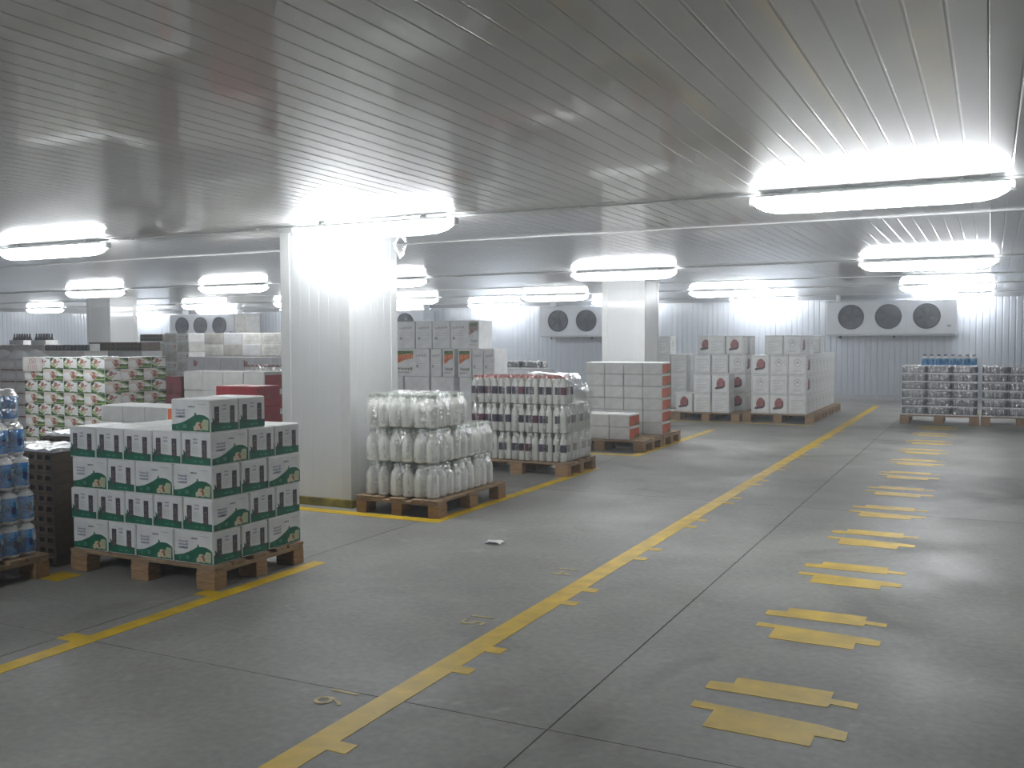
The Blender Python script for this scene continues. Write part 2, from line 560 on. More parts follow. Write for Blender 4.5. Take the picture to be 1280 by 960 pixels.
def column(x, y, label, yellow=False):
    b = MB()
    b.box(0.06, 0.06, 0, CW - 0.06, CW - 0.06, H, TRIMG)
    c = put('column', b.mesh('column_core'), (x, y, 0), label=label, kind='structure')
    me = stand(ribbed(CW - 0.02, H, CPANEL, pitch=0.09, groove=0.012, depth=0.0014, thick=0.045))
    for k, (px, py, a) in enumerate(((0.01, 0, 0), (CW, 0.01, PI / 2), (CW - 0.01, CW, PI), (0, CW - 0.01, -PI / 2))):
        put('cladding_panel', me, (px, py, 0), a, parent=c)
    b = MB()
    e, w = 0.003, 0.095
    pts = [(w, -e), (-e, -e), (-e, w), (0.001, w), (0.001, 0.001), (w, 0.001)]
    for zz in (0,):
        b.grid([[(px, py, z) for px, py in pts] for z in (0.075, H - 0.02)], TRIMW, closed=True, smooth=False)
        b.face([(px, py, H - 0.02) for px, py in pts], TRIMW)
    me = b.mesh('corner_flashing')
    for px, py, a in ((0, 0, 0), (CW, 0, PI / 2), (CW, CW, PI), (0, CW, -PI / 2)):
        put('corner_flashing', me, (px, py, 0), a, parent=c)
    b = MB()
    k = 0.022
    for q in ((-k, -k, CW + k, 0), (-k, CW, CW + k, CW + k), (-k, 0, 0, CW), (CW, 0, CW + k, CW)):
        b.bbox(q[0], q[1], 0, q[2], q[3], 0.07, KERBY if yellow else KERB, 0.005)
    put('base_kerb', b.mesh('base_kerb'), parent=c, label='ochre stained kerb' if yellow else None)
    b = MB()
    for q in ((-0.012, -0.012, CW + 0.012, 0), (-0.012, CW, CW + 0.012, CW + 0.012), (-0.012, 0, 0, CW), (CW, 0, CW + 0.012, CW)):
        b.box(q[0], q[1], H - 0.05, q[2], q[3], H - 0.002, TRIMW)
    put('top_collar', b.mesh('top_collar'), parent=c)


column(-5.61, 6.70, 'white clad square column behind the milk bottle pallet', True)
column(-5.75, 14.9, 'white clad square column behind the orange-sided cartons')
column(-17.95, 14.9, 'white clad square column beyond the flower cartons, half brightly lit')
column(-11.80, 14.9, 'white clad square column hidden behind the nearest column')

# conduits on the ceiling along the lamp rows
ROWS = [0.4, 6.62, 12.95, 19.3, 23.12]
for k, y in enumerate(ROWS[1:]):
    b = MB()
    b.tube((X0 + 0.1, y + 0.06, H - 0.010), (X1 - 0.1, y + 0.06, H - 0.010), 0.008, GALV)
    for i in range(20):
        x = X0 + 0.6 + i * 1.55
        b.box(x - 0.012, y + 0.04, H - 0.020, x + 0.012, y + 0.08, H, GALV)
    o = structure('trim_%d' % (k + 3), b.mesh('conduit'), 'thin metal conduit under the ceiling along the %s lamp row' % ['nearest', 'second', 'third', 'farthest'][k])

# ------------------------------------------------------------------ ceiling lights
LL, LW, LZ = 1.55, 0.125, 2.383


def lamp_meshes():
    n = 10
    b = MB()      # housing: shallow tray on top
    b.grid([[(x, y, z) for y, z in ((-LW / 2, 0.0), (-LW / 2, 0.008), (-LW / 2 + 0.02, 0.018), (LW / 2 - 0.02, 0.018), (LW / 2, 0.008), (LW / 2, 0.0))] for x in (-LL / 2 + 0.02, LL / 2 - 0.02)], HOUSE, closed=True, smooth=False)
    for x in (-LL / 2 + 0.02, LL / 2 - 0.02):
        b.face([(x, y, z) for y, z in ((-LW / 2, 0.0), (-LW / 2, 0.008), (-LW / 2 + 0.02, 0.018), (LW / 2 - 0.02, 0.018), (LW / 2, 0.008), (LW / 2, 0.0))], HOUSE)
    house = b.mesh('lamp_housing')
    b = MB()      # bowl-shaped diffuser that tapers to its ends
    rows = []
    for t, s in ((-0.5, 0.35), (-0.485, 0.55), (-0.45, 0.8), (-0.40, 0.95), (-0.3, 1), (0.3, 1), (0.40, 0.95), (0.45, 0.8), (0.485, 0.55), (0.5, 0.35)):
        rows.append([(t * LL, -math.cos(PI * k / n) * LW * 0.48 * (0.6 + 0.4 * s), -0.001 - math.sin(PI * k / n) * 0.11 * s) for k in range(n + 1)])
    b.grid(rows, TUBE)
    for r in (rows[0], rows[-1]):
        b.face(r, TUBE)
    for q in (0, n):
        pass
    b.face([r[0] for r in rows] + [r[-1] for r in rows[::-1]], TUBE)
    diff = b.mesh('lamp_diffuser')
    b = MB()
    b.bbox(-0.02, -0.03, -0.045, 0.02, 0.03, 0.012, HOUSE, 0.006)
    cap = b.mesh('lamp_end_cap')
    b = MB()
    b.box(-0.015, -0.025, 0.018, 0.015, 0.025, H - LZ, GALV)
    br = b.mesh('lamp_bracket')
    return house, diff, cap, br


LM = lamp_meshes()
ROWN = ['row nearest the viewer', 'row in front of the nearest column', 'second row deep', 'third row deep', 'row beside the far wall', 'row at the viewer end']
lampx = {
    0: [-12.2, -8.45, -4.6],
    1: [-8.45, -4.55, -0.68],
    2: [-15.35, -11.9, -8.72, -4.68, -0.72],
    3: [-25.0, -22.1, -18.75, -15.6, -12.3, -8.55, -4.75, -0.74],
    4: [-25.4, -22.0, -18.6, -15.4, -12.05, -8.4, -4.85, -0.74],
    5: [-8.45, -4.6],
}
for r, xl in lampx.items():
    for i, x in enumerate(xl):
        t = put('ceiling_light', None, (x, -5.9 if r == 5 else 6.565 if (r, i) == (1, 1) else ROWS[r], LZ), label='long lit strip light, %s, %s from the right' % (ROWN[r], ORD[len(xl) - 1 - i]), cat='ceiling light', group='strip lights under the ceiling')
        put('housing', LM[0], parent=t)
        put('diffuser', LM[1], parent=t, label='glowing white diffuser')
        for s in (-1, 1):
            put('end_cap', LM[2], (s * (LL / 2 + 0.012), 0, 0), parent=t)
            put('bracket', LM[3], (s * 0.5, 0, 0), parent=t)

# ------------------------------------------------------------------ evaporator coolers
EW, ED, EZ0, EZ1 = 2.72, 0.62, 1.52, 2.27


def evaporator(x, label, box=False):
    t = put('evaporator', None, (x, Y1 - 0.66, EZ0), label=label, cat='cooling unit', group='cooling units on the far wall')
    hh = EZ1 - EZ0
    b = MB()
    b.bbox(0, 0, 0, EW, ED, hh, EVAP, 0.015)
    for k in range(1, 3):
        b.box(EW / 3 * k - 0.12, -0.003, 0.02, EW / 3 * k - 0.114, 0.0, hh - 0.02, TRIMG)
    put('casing', b.mesh('casing'), parent=t)
    for k in range(3):
        cx, cz, R = 0.54 + k * 0.79, hh * 0.52, 0.265
        b = MB()
        n = 24
        rows = [[(R * f * math.cos(2 * PI * q / n), yy, R * f * math.sin(2 * PI * q / n)) for q in range(n)] for f, yy in ((1.06, 0), (1.06, -0.03), (1.0, -0.045), (0.96, -0.03), (0.96, -0.004))]
        b.grid(rows, FAN2, closed=True)
        b.face([(R * math.cos(2 * PI * q / n), -0.004, R * math.sin(2 * PI * q / n)) for q in range(n)], DARK)
        f = put('fan', b.mesh('fan_ring'), (cx, 0, cz), parent=t, label='dark round fan')
        b = MB()
        for q in range(5):
            a = 2 * PI * q / 5 + k
            p = []
            for rad, da in ((0.06, -0.3), (0.24, -0.15), (0.245, 0.3), (0.06, 0.45)):
                p.append((rad * math.cos(a + da), -0.010 - 0.012 * (da > 0), rad * math.sin(a + da)))
            b.face(p, FAN)
        n2 = 12
        b.grid([[(0.07 * math.cos(2 * PI * q / n2), yy, 0.07 * math.sin(2 * PI * q / n2)) for q in range(n2)] for yy in (-0.005, -0.028)], FAN, closed=True)
        b.face([(0.07 * math.cos(2 * PI * q / n2), -0.028, 0.07 * math.sin(2 * PI * q / n2)) for q in range(n2)], FAN)
        put('blades', b.mesh('blades'), parent=f)
        b = MB()
        for rad in (0.10, 0.16, 0.22):
            for q in range(n):
                a0, a1 = 2 * PI * q / n, 2 * PI * (q + 1) / n
                b.face([(rad * math.cos(a0), -0.04, rad * math.sin(a0)), (rad * math.cos(a1), -0.04, rad * math.sin(a1)), ((rad + .006) * math.cos(a1), -0.04, (rad + .006) * math.sin(a1)), ((rad + .006) * math.cos(a0), -0.04, (rad + .006) * math.sin(a0))], FAN2)
        for q in range(8):
            a = 2 * PI * q / 8
            ux, uz = math.cos(a), math.sin(a)
            b.face([(ux * .05 - uz * .003, -0.042, uz * .05 + ux * .003), (ux * .26 - uz * .003, -0.042, uz * .26 + ux * .003), (ux * .26 + uz * .003, -0.042, uz * .26 - ux * .003), (ux * .05 + uz * .003, -0.042, uz * .05 - ux * .003)], FAN2)
        put('grille', b.mesh('grille'), parent=f)
    b = MB()
    b.bbox(0.03, 0.02, -0.035, EW - 0.03, ED - 0.02, 0.001, TRIMG, 0.01)
    put('drip_tray', b.mesh('drip_tray'), parent=t)
    for px in (0.30, 1.45):
        b = MB()
        b.tube((px, 0.1, -0.09), (px, 0.1, -0.03), 0.025, DARK)
        put('drain_fitting', b.mesh('drain_fitting'), parent=t)
    for px in (0.2, EW - 0.2):
        b = MB()
        b.box(px - 0.03, 0.32, hh - 0.002, px + 0.03, ED - 0.02, H - EZ0 + 0.001, GALV)
        put('hanger', b.mesh('hanger'), parent=t)
    b = MB()
    b.box(EW - 0.19, -0.003, 0.15, EW - 0.11, 0.001, 0.20, INKD)
    b.box(EW - 0.09, -0.003, 0.17, EW - 0.07, 0.001, 0.20, INKG)
    put('rating_plate', b.mesh('rating_plate'), parent=t)
    if box:
        b = MB()
        b.bbox(EW + 0.002, 0.02, -0.02, EW + 0.5, ED, hh, PALEC, 0.015)
        put('switch_box', b.mesh('switch_box'), parent=t, label='beige switch box')


evaporator(-3.38, 'white three-fan cooler on the far wall above the dark can pallets')
evaporator(-10.62, 'white three-fan cooler on the far wall, partly behind the second column')
evaporator(-16.9, 'white three-fan cooler showing one fan between column and carrot cartons')
evaporator(-23.8, 'white three-fan cooler with beige switch box above the pale cartons', True)

# ------------------------------------------------------------------ pallets
PB = {}


def pallet(x0, y0, wx, wy, h, label):
    """x0,y0: corner with the smallest coordinates; boards along the long side"""
    key = (wx, wy, h)
    long_x = wx >= wy
    a, c = (wx, wy) if long_x else (wy, wx)
    if key not in PB:
        d = {}
        bh = h - 0.044
        def bx(nm, sx, sy, sz, m):
            q = MB()
            if not long_x:
                sx, sy = sy, sx
            q.bbox(-sx / 2, -sy / 2, 0, sx / 2, sy / 2, sz, m, 0.003)
            d[nm] = q.mesh(nm)
        bx('block', 0.145, 0.10, bh, WOOD2)
        bx('cross', 0.145, c - 0.01, 0.022, WOOD)
        bx('wide', a, 0.143, 0.021, WOOD)
        bx('thin', a, 0.10, 0.021, WOOD)
        PB[key] = d
    d = PB[key]
    bh = h - 0.044
    t = put('pallet', None, (x0 + wx / 2, y0 + wy / 2, 0), label=label, cat='pallet', group='wooden pallets on the floor')

    def at(u, v, z):
        return (u, v, z) if long_x else (v, u, z)
    U = (-a / 2 + 0.0725, 0, a / 2 - 0.0725)
    V = (-c / 2 + 0.05, 0, c / 2 - 0.05)
    for u in U:
        for v in V:
            put('block', d['block'], at(u, v, 0), parent=t)
        put('cross_board', d['cross'], at(u, 0, bh), parent=t)
    for k, v in enumerate((-c / 2 + 0.0715, -c / 4 + 0.01, 0, c / 4 - 0.01, c / 2 - 0.0715)):
        put('deck_board', d['wide' if k in (0, 2, 4) else 'thin'], at(0, v, bh + 0.022), parent=t)


# ------------------------------------------------------------------ cartons with printed faces


def rect(x0, y0, x1, y1):
    return [(x0, y0), (x1, y0), (x1, y1), (x0, y1)]


def blob(cx, cy, rx, ry, n=12, seed=0, j=0.12):
    r = random.Random(seed)
    out = []
    for k in range(n):
        q = 1 + r.uniform(-j, j)
        out.append((cx + rx * q * math.cos(2 * PI * k / n), cy + ry * q * math.sin(2 * PI * k / n)))
    return out


def ringpoly(cx, cy, rx, ry, n=20, t=0.14):
    o = [(cx + rx * math.cos(2 * PI * k / n), cy + ry * math.sin(2 * PI * k / n)) for k in range(n + 1)]
    i = [(cx + rx * (1 - t) * math.cos(2 * PI * k / n), cy + ry * (1 - t) * math.sin(2 * PI * k / n)) for k in range(n + 1)]
    return [[o[k], o[k + 1], i[k + 1], i[k]] for k in range(n)]


def scribble(x0, y0, x1, y1, m, seed, rows=2, dens=0.75):
    """small ragged marks standing for lettering too small to read"""
    r = random.Random(seed)
    out = []
    hh = (y1 - y0) / rows
    for k in range(rows):
        x = x0 + r.uniform(0, 0.1) * (x1 - x0)
        while x < x1:
            w = r.uniform(0.04, 0.13) * (x1 - x0)
            yb = y0 + hh * k + r.uniform(0.05, 0.25) * hh
            out.append((m, rect(x, yb, min(x + w * dens, x1), yb + hh * r.uniform(0.35, 0.65))))
            x += w
    return out


def lines(x0, y0, x1, y1, n, m, seed=0, t=0.25):
    r = random.Random(seed)
    out = []
    for k in range(n):
        y = y0 + (y1 - y0) * k / n
        out.append((m, rect(x0, y, x0 + (x1 - x0) * r.uniform(0.6, 1.0), y + (y1 - y0) / n * t)))
    return out


def carton(w, d, h, body, faces=None, c=0.006, seam=True):
    """mesh of a closed carton, origin at the middle of its base; faces: {'front': [(material, polygon in 0..1)]}"""
    b = MB()
    b.bbox(-w / 2, -d / 2, 0.0005, w / 2, d / 2, h - 0.0005, body, c)
    fr = {'front': ((-w / 2, -d / 2, 0), (1, 0, 0), w), 'right': ((w / 2, -d / 2, 0), (0, 1, 0), d),
          'back': ((w / 2, d / 2, 0), (-1, 0, 0), w), 'left': ((-w / 2, d / 2, 0), (0, -1, 0), d)}
    for f, dec in (faces or {}).items():
        o, u, wd = fr[f]
        o, u = Vector(o), Vector(u)
        nrm = u.cross(Vector((0, 0, 1)))
        for k, (m, poly) in enumerate(dec):
            e = nrm * (0.0006 + 0.00012 * min(k, 12))
            b.face([o + e + u * (c + px * (wd - 2 * c)) + Vector((0, 0, c + py * (h - 2 * c))) for px, py in poly], m)
    if seam:
        a = 0.018
        z = h - 0.0005 + 0.0004
        L = (w if w >= d else d) / 2 - c * 1.2
        if w >= d:
            b.face([(-L, -a, z), (L, -a, z), (L, a, z), (-L, a, z)], SEAM)
        else:
            b.face([(-a, -L, z), (a, -L, z), (a, L, z), (-a, L, z)], SEAM)
    return b.mesh('carton')


def garlic_faces():
    wave = [(0, 0), (1, 0), (1, 0.40), (0.95, 0.47), (0.86, 0.53), (0.74, 0.545), (0.66, 0.53), (0.645, 0.60), (0.615, 0.62), (0.61, 0.53), (0.5, 0.43), (0.38, 0.34), (0.24, 0.26), (0.1, 0.215), (0, 0.20)]
    art = [(GREEN, wave), (CREAM, blob(0.72, 0.17, 0.115, 0.135, 12, 3, 0.2)), (CREAM, blob(0.63, 0.11, 0.06, 0.085, 9, 8, 0.15)), (CREAM2, [(0.80, 0.06), (0.965, 0.04), (0.975, 0.38), (0.85, 0.40), (0.80, 0.30)]),
           (RUST, [(0.70, 0.24), (0.78, 0.28), (0.81, 0.12), (0.77, 0.06), (0.74, 0.18)]), (PGREEN, rect(0.30, 0.09, 0.40, 0.22)), (PGREEN, rect(0.12, 0.07, 0.17, 0.16))]
    art += scribble(0.10, 0.42, 0.36, 0.74, INKB, 4, 3, 0.9) + [(INKB, rect(0.14, 0.43, 0.30, 0.48))]
    art += scribble(0.44, 0.76, 0.62, 0.84, INKD, 6, 1, 0.8) + [(INKG, rect(0.70, 0.88, 0.92, 0.895))]
    end = [(GREEN, [(0, 0), (1, 0), (1, 0.235), (0.6, 0.25), (0.2, 0.285), (0.13, 0.30), (0.10, 0.40), (0.045, 0.46), (0.05, 0.30), (0, 0.31)]), (PGREEN, rect(0.40, 0.08, 0.54, 0.13)), (PGREEN, rect(0.60, 0.07, 0.74, 0.14))]
    for x in (0.12, 0.70):
        end += [(BAR, rect(x, 0.20, x + 0.175, 0.80)), (BAR2, rect(x + 0.02, 0.42, x + 0.155, 0.56)), (BAR2, rect(x + 0.02, 0.25, x + 0.155, 0.36)), (INKG, rect(x + 0.05, 0.60, x + 0.12, 0.62))]
    end += scribble(0.40, 0.66, 0.56, 0.88, INKB, 9, 2, 0.8) + lines(0.35, 0.36, 0.64, 0.62, 5, INKG, 3, 0.15)
    return art, end


g_art, g_end = garlic_faces()
GL, GS, GH = 0.305, 0.231, 0.192
ME_GARLIC = carton(GL, GS, GH, WHITE, {'front': g_art, 'back': g_art, 'left': g_end, 'right': g_end})
PZ = 0.14
GX1, GY0 = -3.985, 4.135
pallet(-5.165, 4.12, 1.2, 0.8, PZ, 'pallet under the white and green garlic cartons')


def garlic(x, y, lay, rot, label):
    put('garlic_carton', ME_GARLIC, (x + random.uniform(-.001, .001), y + random.uniform(-.001, .001), PZ + lay * GH), rot + random.uniform(-.005, .005), label=label, cat='carton', group='garlic cartons on the front pallet')


def glab(lay, row, i, n, end):
    return 'white and green garlic carton, %s, %s layer up, %s row, %s from left' % ('end-on' if end else 'long side out', LAY[lay], row, ORD[i])


for lay in range(4):
    x0 = GX1 - 5 * GS - 0.004
    e = random.uniform(-0.006, 0.006)
    if lay in (1, 3):
        for i in range(5):
            garlic(GX1 + e - GS / 2 - (4 - i) * (GS + 0.006), GY0 + GL / 2, lay, PI / 2, glab(lay, 'front', i, 5, True))
        for r in range(2):
            for i in range(3):
                garlic(GX1 + e - GL / 2 - (2 - i) * (GL + 0.03) - 0.0, GY0 + GL + GS / 2 + r * (GS + 0.006) + 0.007, lay, 0, glab(lay, ['middle', 'back'][r], i, 3, False))
    else:
        for r in range(2):
            xs_ = [GX1 - GL / 2, GX1 - GL * 1.5 - 0.006, GX1 - GL * 2.5 - GS - 0.018]
            for i, x in enumerate(xs_[::-1]):
                garlic(x + e, GY0 + GS / 2 + r * (GS + 0.006), lay, 0, glab(lay, ['front', 'middle'][r], i if i == 0 else i + 1, 4, False))
        garlic(GX1 + e - 2 * GL - GS / 2 - 0.012, GY0 + GL / 2, lay, PI / 2, glab(lay, 'front', 1, 4, True))
        for i in range(5):
            garlic(GX1 + e - GS / 2 - (4 - i) * (GS + 0.006), GY0 + 2 * GS + 0.018 + GL / 2, lay, PI / 2, glab(lay, 'back', i, 5, True))
for r in range(2):
    garlic(GX1 - GL / 2 - 0.012, GY0 + GS / 2 + 0.005 + r * (GS + 0.006), 4, 0, 'single white and green garlic carton on top of the garlic stack, %s of two' % ['front', 'rear'][r])

# ------------------------------------------------------------------ flower-print cartons
FL, FS, FH = 0.307, 0.204, 0.1247
f_long = [(BLUSH, [(0, 0), (0.5, 0), (0.62, 0.5), (0.3, 1), (0, 1)]), (WHITE, blob(0.20, 0.45, 0.20, 0.36, 10, 2, 0.2)), (DLEAF, [(0.40, 0), (1, 0), (1, 0.45), (0.72, 0.30), (0.5, 0.18)]), (LEAF, [(0.55, 0.30), (1, 0.12), (1, 0.36), (0.66, 0.46)]),
          (DLEAF, [(0.50, 1), (1, 1), (1, 0.55), (0.7, 0.78)]), (LLEAF, [(0.50, 0.98), (1, 0.52), (1, 0.68), (0.62, 1)]), (LLEAF, [(0.42, 0.08), (0.98, 0.10), (0.98, 0.2), (0.6, 0.2)]), (PINK, blob(0.47, 0.52, 0.14, 0.27, 11, 5, 0.25)), (BLUSH, blob(0.62, 0.62, 0.09, 0.14, 9, 6, 0.2)), (CREAM, blob(0.40, 0.62, 0.05, 0.12, 8, 7, 0.2))]
f_end = [(WHITE, [(0, 0), (1, 0), (1, 1), (0, 1)]), (LEAF, [(0, 0.42), (0.55, 0), (0.25, 0), (0, 0.2)]), (DLEAF, [(0, 0.2), (0.25, 0), (0, 0)]), (LLEAF, [(0, 0.62), (0.1, 0.6), (0.5, 0.22), (0.42, 0.14), (0, 0.5)]),
         (DLEAF, [(0, 1), (0.3, 1), (0.12, 0.7), (0, 0.62)]), (LEAF, [(0.62, 1), (1, 1), (1, 0.86), (0.8, 0.9)]), (LEAF, [(0.40, 0), (1, 0), (1, 0.07), (0.6, 0.12)]), (PINK, blob(0.36, 0.66, 0.16, 0.24, 11, 3, 0.25)), (PINK, [(0.4, 0.6), (0.72, 0.76), (0.76, 0.66), (0.45, 0.46)]), (BLUSH, blob(0.5, 0.42, 0.13, 0.18, 9, 4, 0.2)), (CREAM, blob(0.26, 0.78, 0.06, 0.1, 8, 4, 0.2))]
ME_FLOWER = carton(FL, FS, FH, WHITE, {'front': f_long, 'back': f_long, 'left': f_end, 'right': f_end}, c=0.003)
FX1, FY0 = -8.19, 7.0
pallet(-9.44, 6.99, 1.25, 0.84, 0.144, 'pallet under the flower-print cartons')


def flower(x, y, lay, rot, label):
    put('flower_carton', ME_FLOWER, (x, y, 0.144 + lay * FH), rot + random.uniform(-.001, .001), label=label, cat='carton', group='flower-print cartons in one stack')


for lay in range(9):
    A = lay % 2 == 0
    top = lay == 8
    if A:   # front ends, then ends, then long sides
        for i in range(6):
            flower(FX1 - FS / 2 - (5 - i) * (FS + 0.003), FY0 + FL / 2, lay, PI / 2, 'flower-print carton end-on, %s layer up, front row, %s from left' % (LAY[lay], ORD[i]))
        flower(FX1 - FS / 2, FY0 + FL * 1.5 + 0.002, lay, PI / 2, 'flower-print carton end-on, %s layer up, right side, middle' % LAY[lay])
        flower(FX1 - FL / 2, FY0 + FL * 2 + FS / 2 + 0.004, lay, 0, 'flower-print carton, %s layer up, right side, rearmost' % LAY[lay])
    else:
        for i in range(4):
            flower(FX1 - FL / 2 - (3 - i) * (FL + 0.0035), FY0 + FS / 2, lay, 0, 'flower-print carton long side out, %s layer up, front row, %s from left' % (LAY[lay], ORD[i]))
        flower(FX1 - FS / 2, FY0 + FS + FL / 2 + 0.002, lay, PI / 2, 'flower-print carton end-on, %s layer up, right side, middle' % LAY[lay])
        flower(FX1 - FS / 2, FY0 + FS + FL * 1.5 + 0.004, lay, PI / 2, 'flower-print carton end-on, %s layer up, right side, rearmost' % LAY[lay])
b = MB()
b.box(0, 0, 0, 0.30, 0.003, 0.15, SIGNP)
sg = put('price_sign', b.mesh('price_sign'), (-9.44, 6.992, 1.115), label='pale paper sign with faded red figures on the flower cartons', cat='sign')
for t, z in (('350', 0.082), ('1100', 0.014)):
    put('figures', text_mesh('figures', t, 0.082, SIGNI, 0.0005, align='CENTER'), (0.15, -0.001, z), parent=sg, rot=(PI / 2, 0, 0))
b = MB()
random.seed(5)
b.grid([[(x * 0.03, y * 0.03, random.uniform(0, 0.012) + 0.002) for x in range(16)] for y in range(10)], CRINK)
put('plastic_sheet', b.mesh('plastic_sheet'), (-8.68, 7.0, 0.144 + 9 * FH + 0.001), label='clear crinkled plastic sheet lying on top of the flower cartons', cat='plastic sheet')

# ------------------------------------------------------------------ plain carton stacks


def stack(name, me, x0, y0, z0, w, d, h, cols, lays, words_, group, cat='carton', gap=0.004, skip=(), jit=0.006, rows=1):
    """grid of single cartons, each its own object; me: mesh or list of meshes"""
    for r in range(rows):
        for l in range(lays):
            for c in range(cols):
                if (c, l) in skip or (c, l, r) in skip:
                    continue
                m = (me[0] if c < cols - 1 else me[1]) if isinstance(me, tuple) else me if not isinstance(me, list) else me[(c * 7 + l * 3 + r * 5 + len(words_)) % len(me)]
                lab = '%s, %s, %s from left' % (words_, LAYP(l), ORD[c]) if rows == 1 else '%s, %s, %s row, %s from left' % (words_, LAYP(l), ORD[r], ORD[c])
                put(name, m, (x0 + (c + 0.5) * w + random.uniform(-jit, jit) * 0.5, y0 + (r + 0.5) * d + random.uniform(-jit, jit) * 0.4, z0 + l * h), random.uniform(-jit, jit), label=lab, cat=cat, group=group)


# orange-sided white cartons
OW, OD, OH = 0.276, 0.40, 0.163
o_side = [(ORANGE, rect(0, 0, 1, 1)), (ORANGE2, [(0.2, 0), (1, 0), (1, 0.34), (0.6, 0.26)]), (WHITE, rect(0.0, 0.90, 1, 1.0)), (LEAF, [(0.55, 0), (1, 0), (1, 0.14)])]
o_lines = lines(0.3, 0.45, 0.7, 0.62, 2, INKG, 2, 0.12)
ME_OR = carton(OW - 0.006, OD, OH - 0.003, WHITE, {'right': o_side}, c=0.009)
ME_ORP = carton(OW - 0.006, OD, OH - 0.003, WHITE, {}, c=0.009)
pallet(-5.1, 11.55, 1.2, 0.8, 0.144, 'pallet with two low layers of orange-sided cartons')
pallet(-5.1, 12.37, 1.2, 0.8, 0.144, 'pallet under the tall wall of orange-sided cartons')
stack('orange_sided_carton', (ME_ORP, ME_OR), -5.05, 12.46, 0.144, OW, OD, OH, 4, 6, 'white carton with orange side in the tall wall', 'orange-sided cartons on the rear pallet')
stack('orange_sided_carton', (ME_ORP, ME_OR), -4.945, 11.63, 0.144, OW, OD, OH, 3, 2, 'white carton with orange side in the low front group', 'orange-sided cartons on the front pallet')
# the same kind, a small group behind the garlic cartons
pallet(-7.35, 6.05, 1.0, 0.8, 0.144, 'pallet under white cartons behind the garlic stack')
stack('orange_sided_carton', (carton(0.27, 0.36, 0.143, WHITE), carton(0.27, 0.36, 0.143, WHITE, {'right': [(ORANGE, rect(0.0, 0.12, 0.28, 0.95))]})), -7.20, 6.1, 0.144, 0.274, 0.36, 0.144, 3, 5, 'plain white carton with orange stripe behind the garlic stack', 'white cartons behind the garlic stack')
# red cartons
c_pr = [(ORANGE2, rect(0.42, 0.40, 0.56, 0.62))]
ME_RED = carton(0.272, 0.34, 0.208, CRIM, {'front': [(DCRIM, rect(0.3, 0.35, 0.5, 0.5))], 'right': c_pr})
pallet(-7.25, 7.36, 0.8, 0.8, 0.144, 'pallet under the crimson cartons')
stack('red_carton', ME_RED, -7.052, 7.39, 0.144, 0.275, 0.34, 0.2095, 2, 4, 'crimson carton beside the nearest column', 'crimson cartons behind the garlic stack')
# white cartons with red ends behind them
ME_WR = carton(0.308, 0.42, 0.231, OFFW, {'right': [(CRIM, rect(0.02, 0.1, 0.98, 0.86))]})
pallet(-8.75, 8.55, 1.3, 0.8, 0.144, 'pallet under white cartons with red ends')
stack('white_carton', ME_WR, -8.72, 8.6, 0.144, 0.3155, 0.42, 0.233, 4, 4, 'large white carton behind the crimson cartons', 'white cartons behind the crimson cartons')
ME_DR = carton(0.28, 0.3, 0.214, DCRIM, {'front': [(mat('maroon_print', (0.19, 0.055, 0.065)), rect(0.05, 0.62, 0.95, 0.95))]})
pallet(-9.35, 8.55, 0.58, 0.8, 0.144, 'pallet under the dull red cartons')
stack('dull_red_carton', ME_DR, -9.04, 8.6, 0.144, 0.29, 0.3, 0.216, 1, 4, 'dull red carton between flower cartons and white cartons', 'dull red cartons')
# grey cartons in the next row
g_f = lines(0.1, 0.2, 0.85, 0.75, 6, INKG, 4, 0.12)
ME_GR = carton(0.303, 0.38, 0.353, GREYC, {'front': g_f})
ME_GR2 = carton(0.303, 0.38, 0.353, GREYC, {'front': [(PINK, blob(0.5, 0.75, 0.1, 0.13, 9, 2)), (BAR, rect(0.36, 0.62, 0.42, 0.9))]})
pallet(-10.26, 10.15, 1.75, 0.8, 0.144, 'long pallet under the grey cartons')
stack('grey_carton', [ME_GR, ME_GR, ME_GR2], -10.25, 10.2, 0.144, 0.308, 0.38, 0.355, 5, 3, 'grey carton in the row behind the white cartons', 'grey cartons in one row')
# pale mottled stack
p_f = scribble(0.1, 0.15, 0.9, 0.85, TAUPE, 3, 3, 0.5)
ME_P1 = carton(0.272, 0.37, 0.156, PALEC, {'front': p_f})
ME_P2 = carton(0.272, 0.37, 0.156, WHITE, {'front': scribble(0.1, 0.2, 0.9, 0.8, INKG, 8, 2, 0.5) + [(CARROT, blob(0.9, 0.6, 0.06, 0.2, 8, 1))]})
pallet(-13.0, 11.88, 1.1, 0.8, 0.144, 'pallet under the tall pale mottled carton stack')
stack('pale_carton', [ME_P1, ME_P2], -12.5, 11.92, 0.144, 0.276, 0.37, 0.158, 2, 9, 'pale mottled carton in the tall stack below the cooler', 'pale mottled cartons')
ME_P3 = carton(0.42, 0.37, 0.312, PALEC, {'front': scribble(0.2, 0.3, 0.8, 0.8, INKG, 5, 2, 0.4)})
stack('pale_carton', ME_P3, -12.94, 11.92, 0.144, 0.43, 0.37, 0.314, 1, 4, 'cream carton left of the tall pale mottled stack', 'cream cartons beside the pale stack')
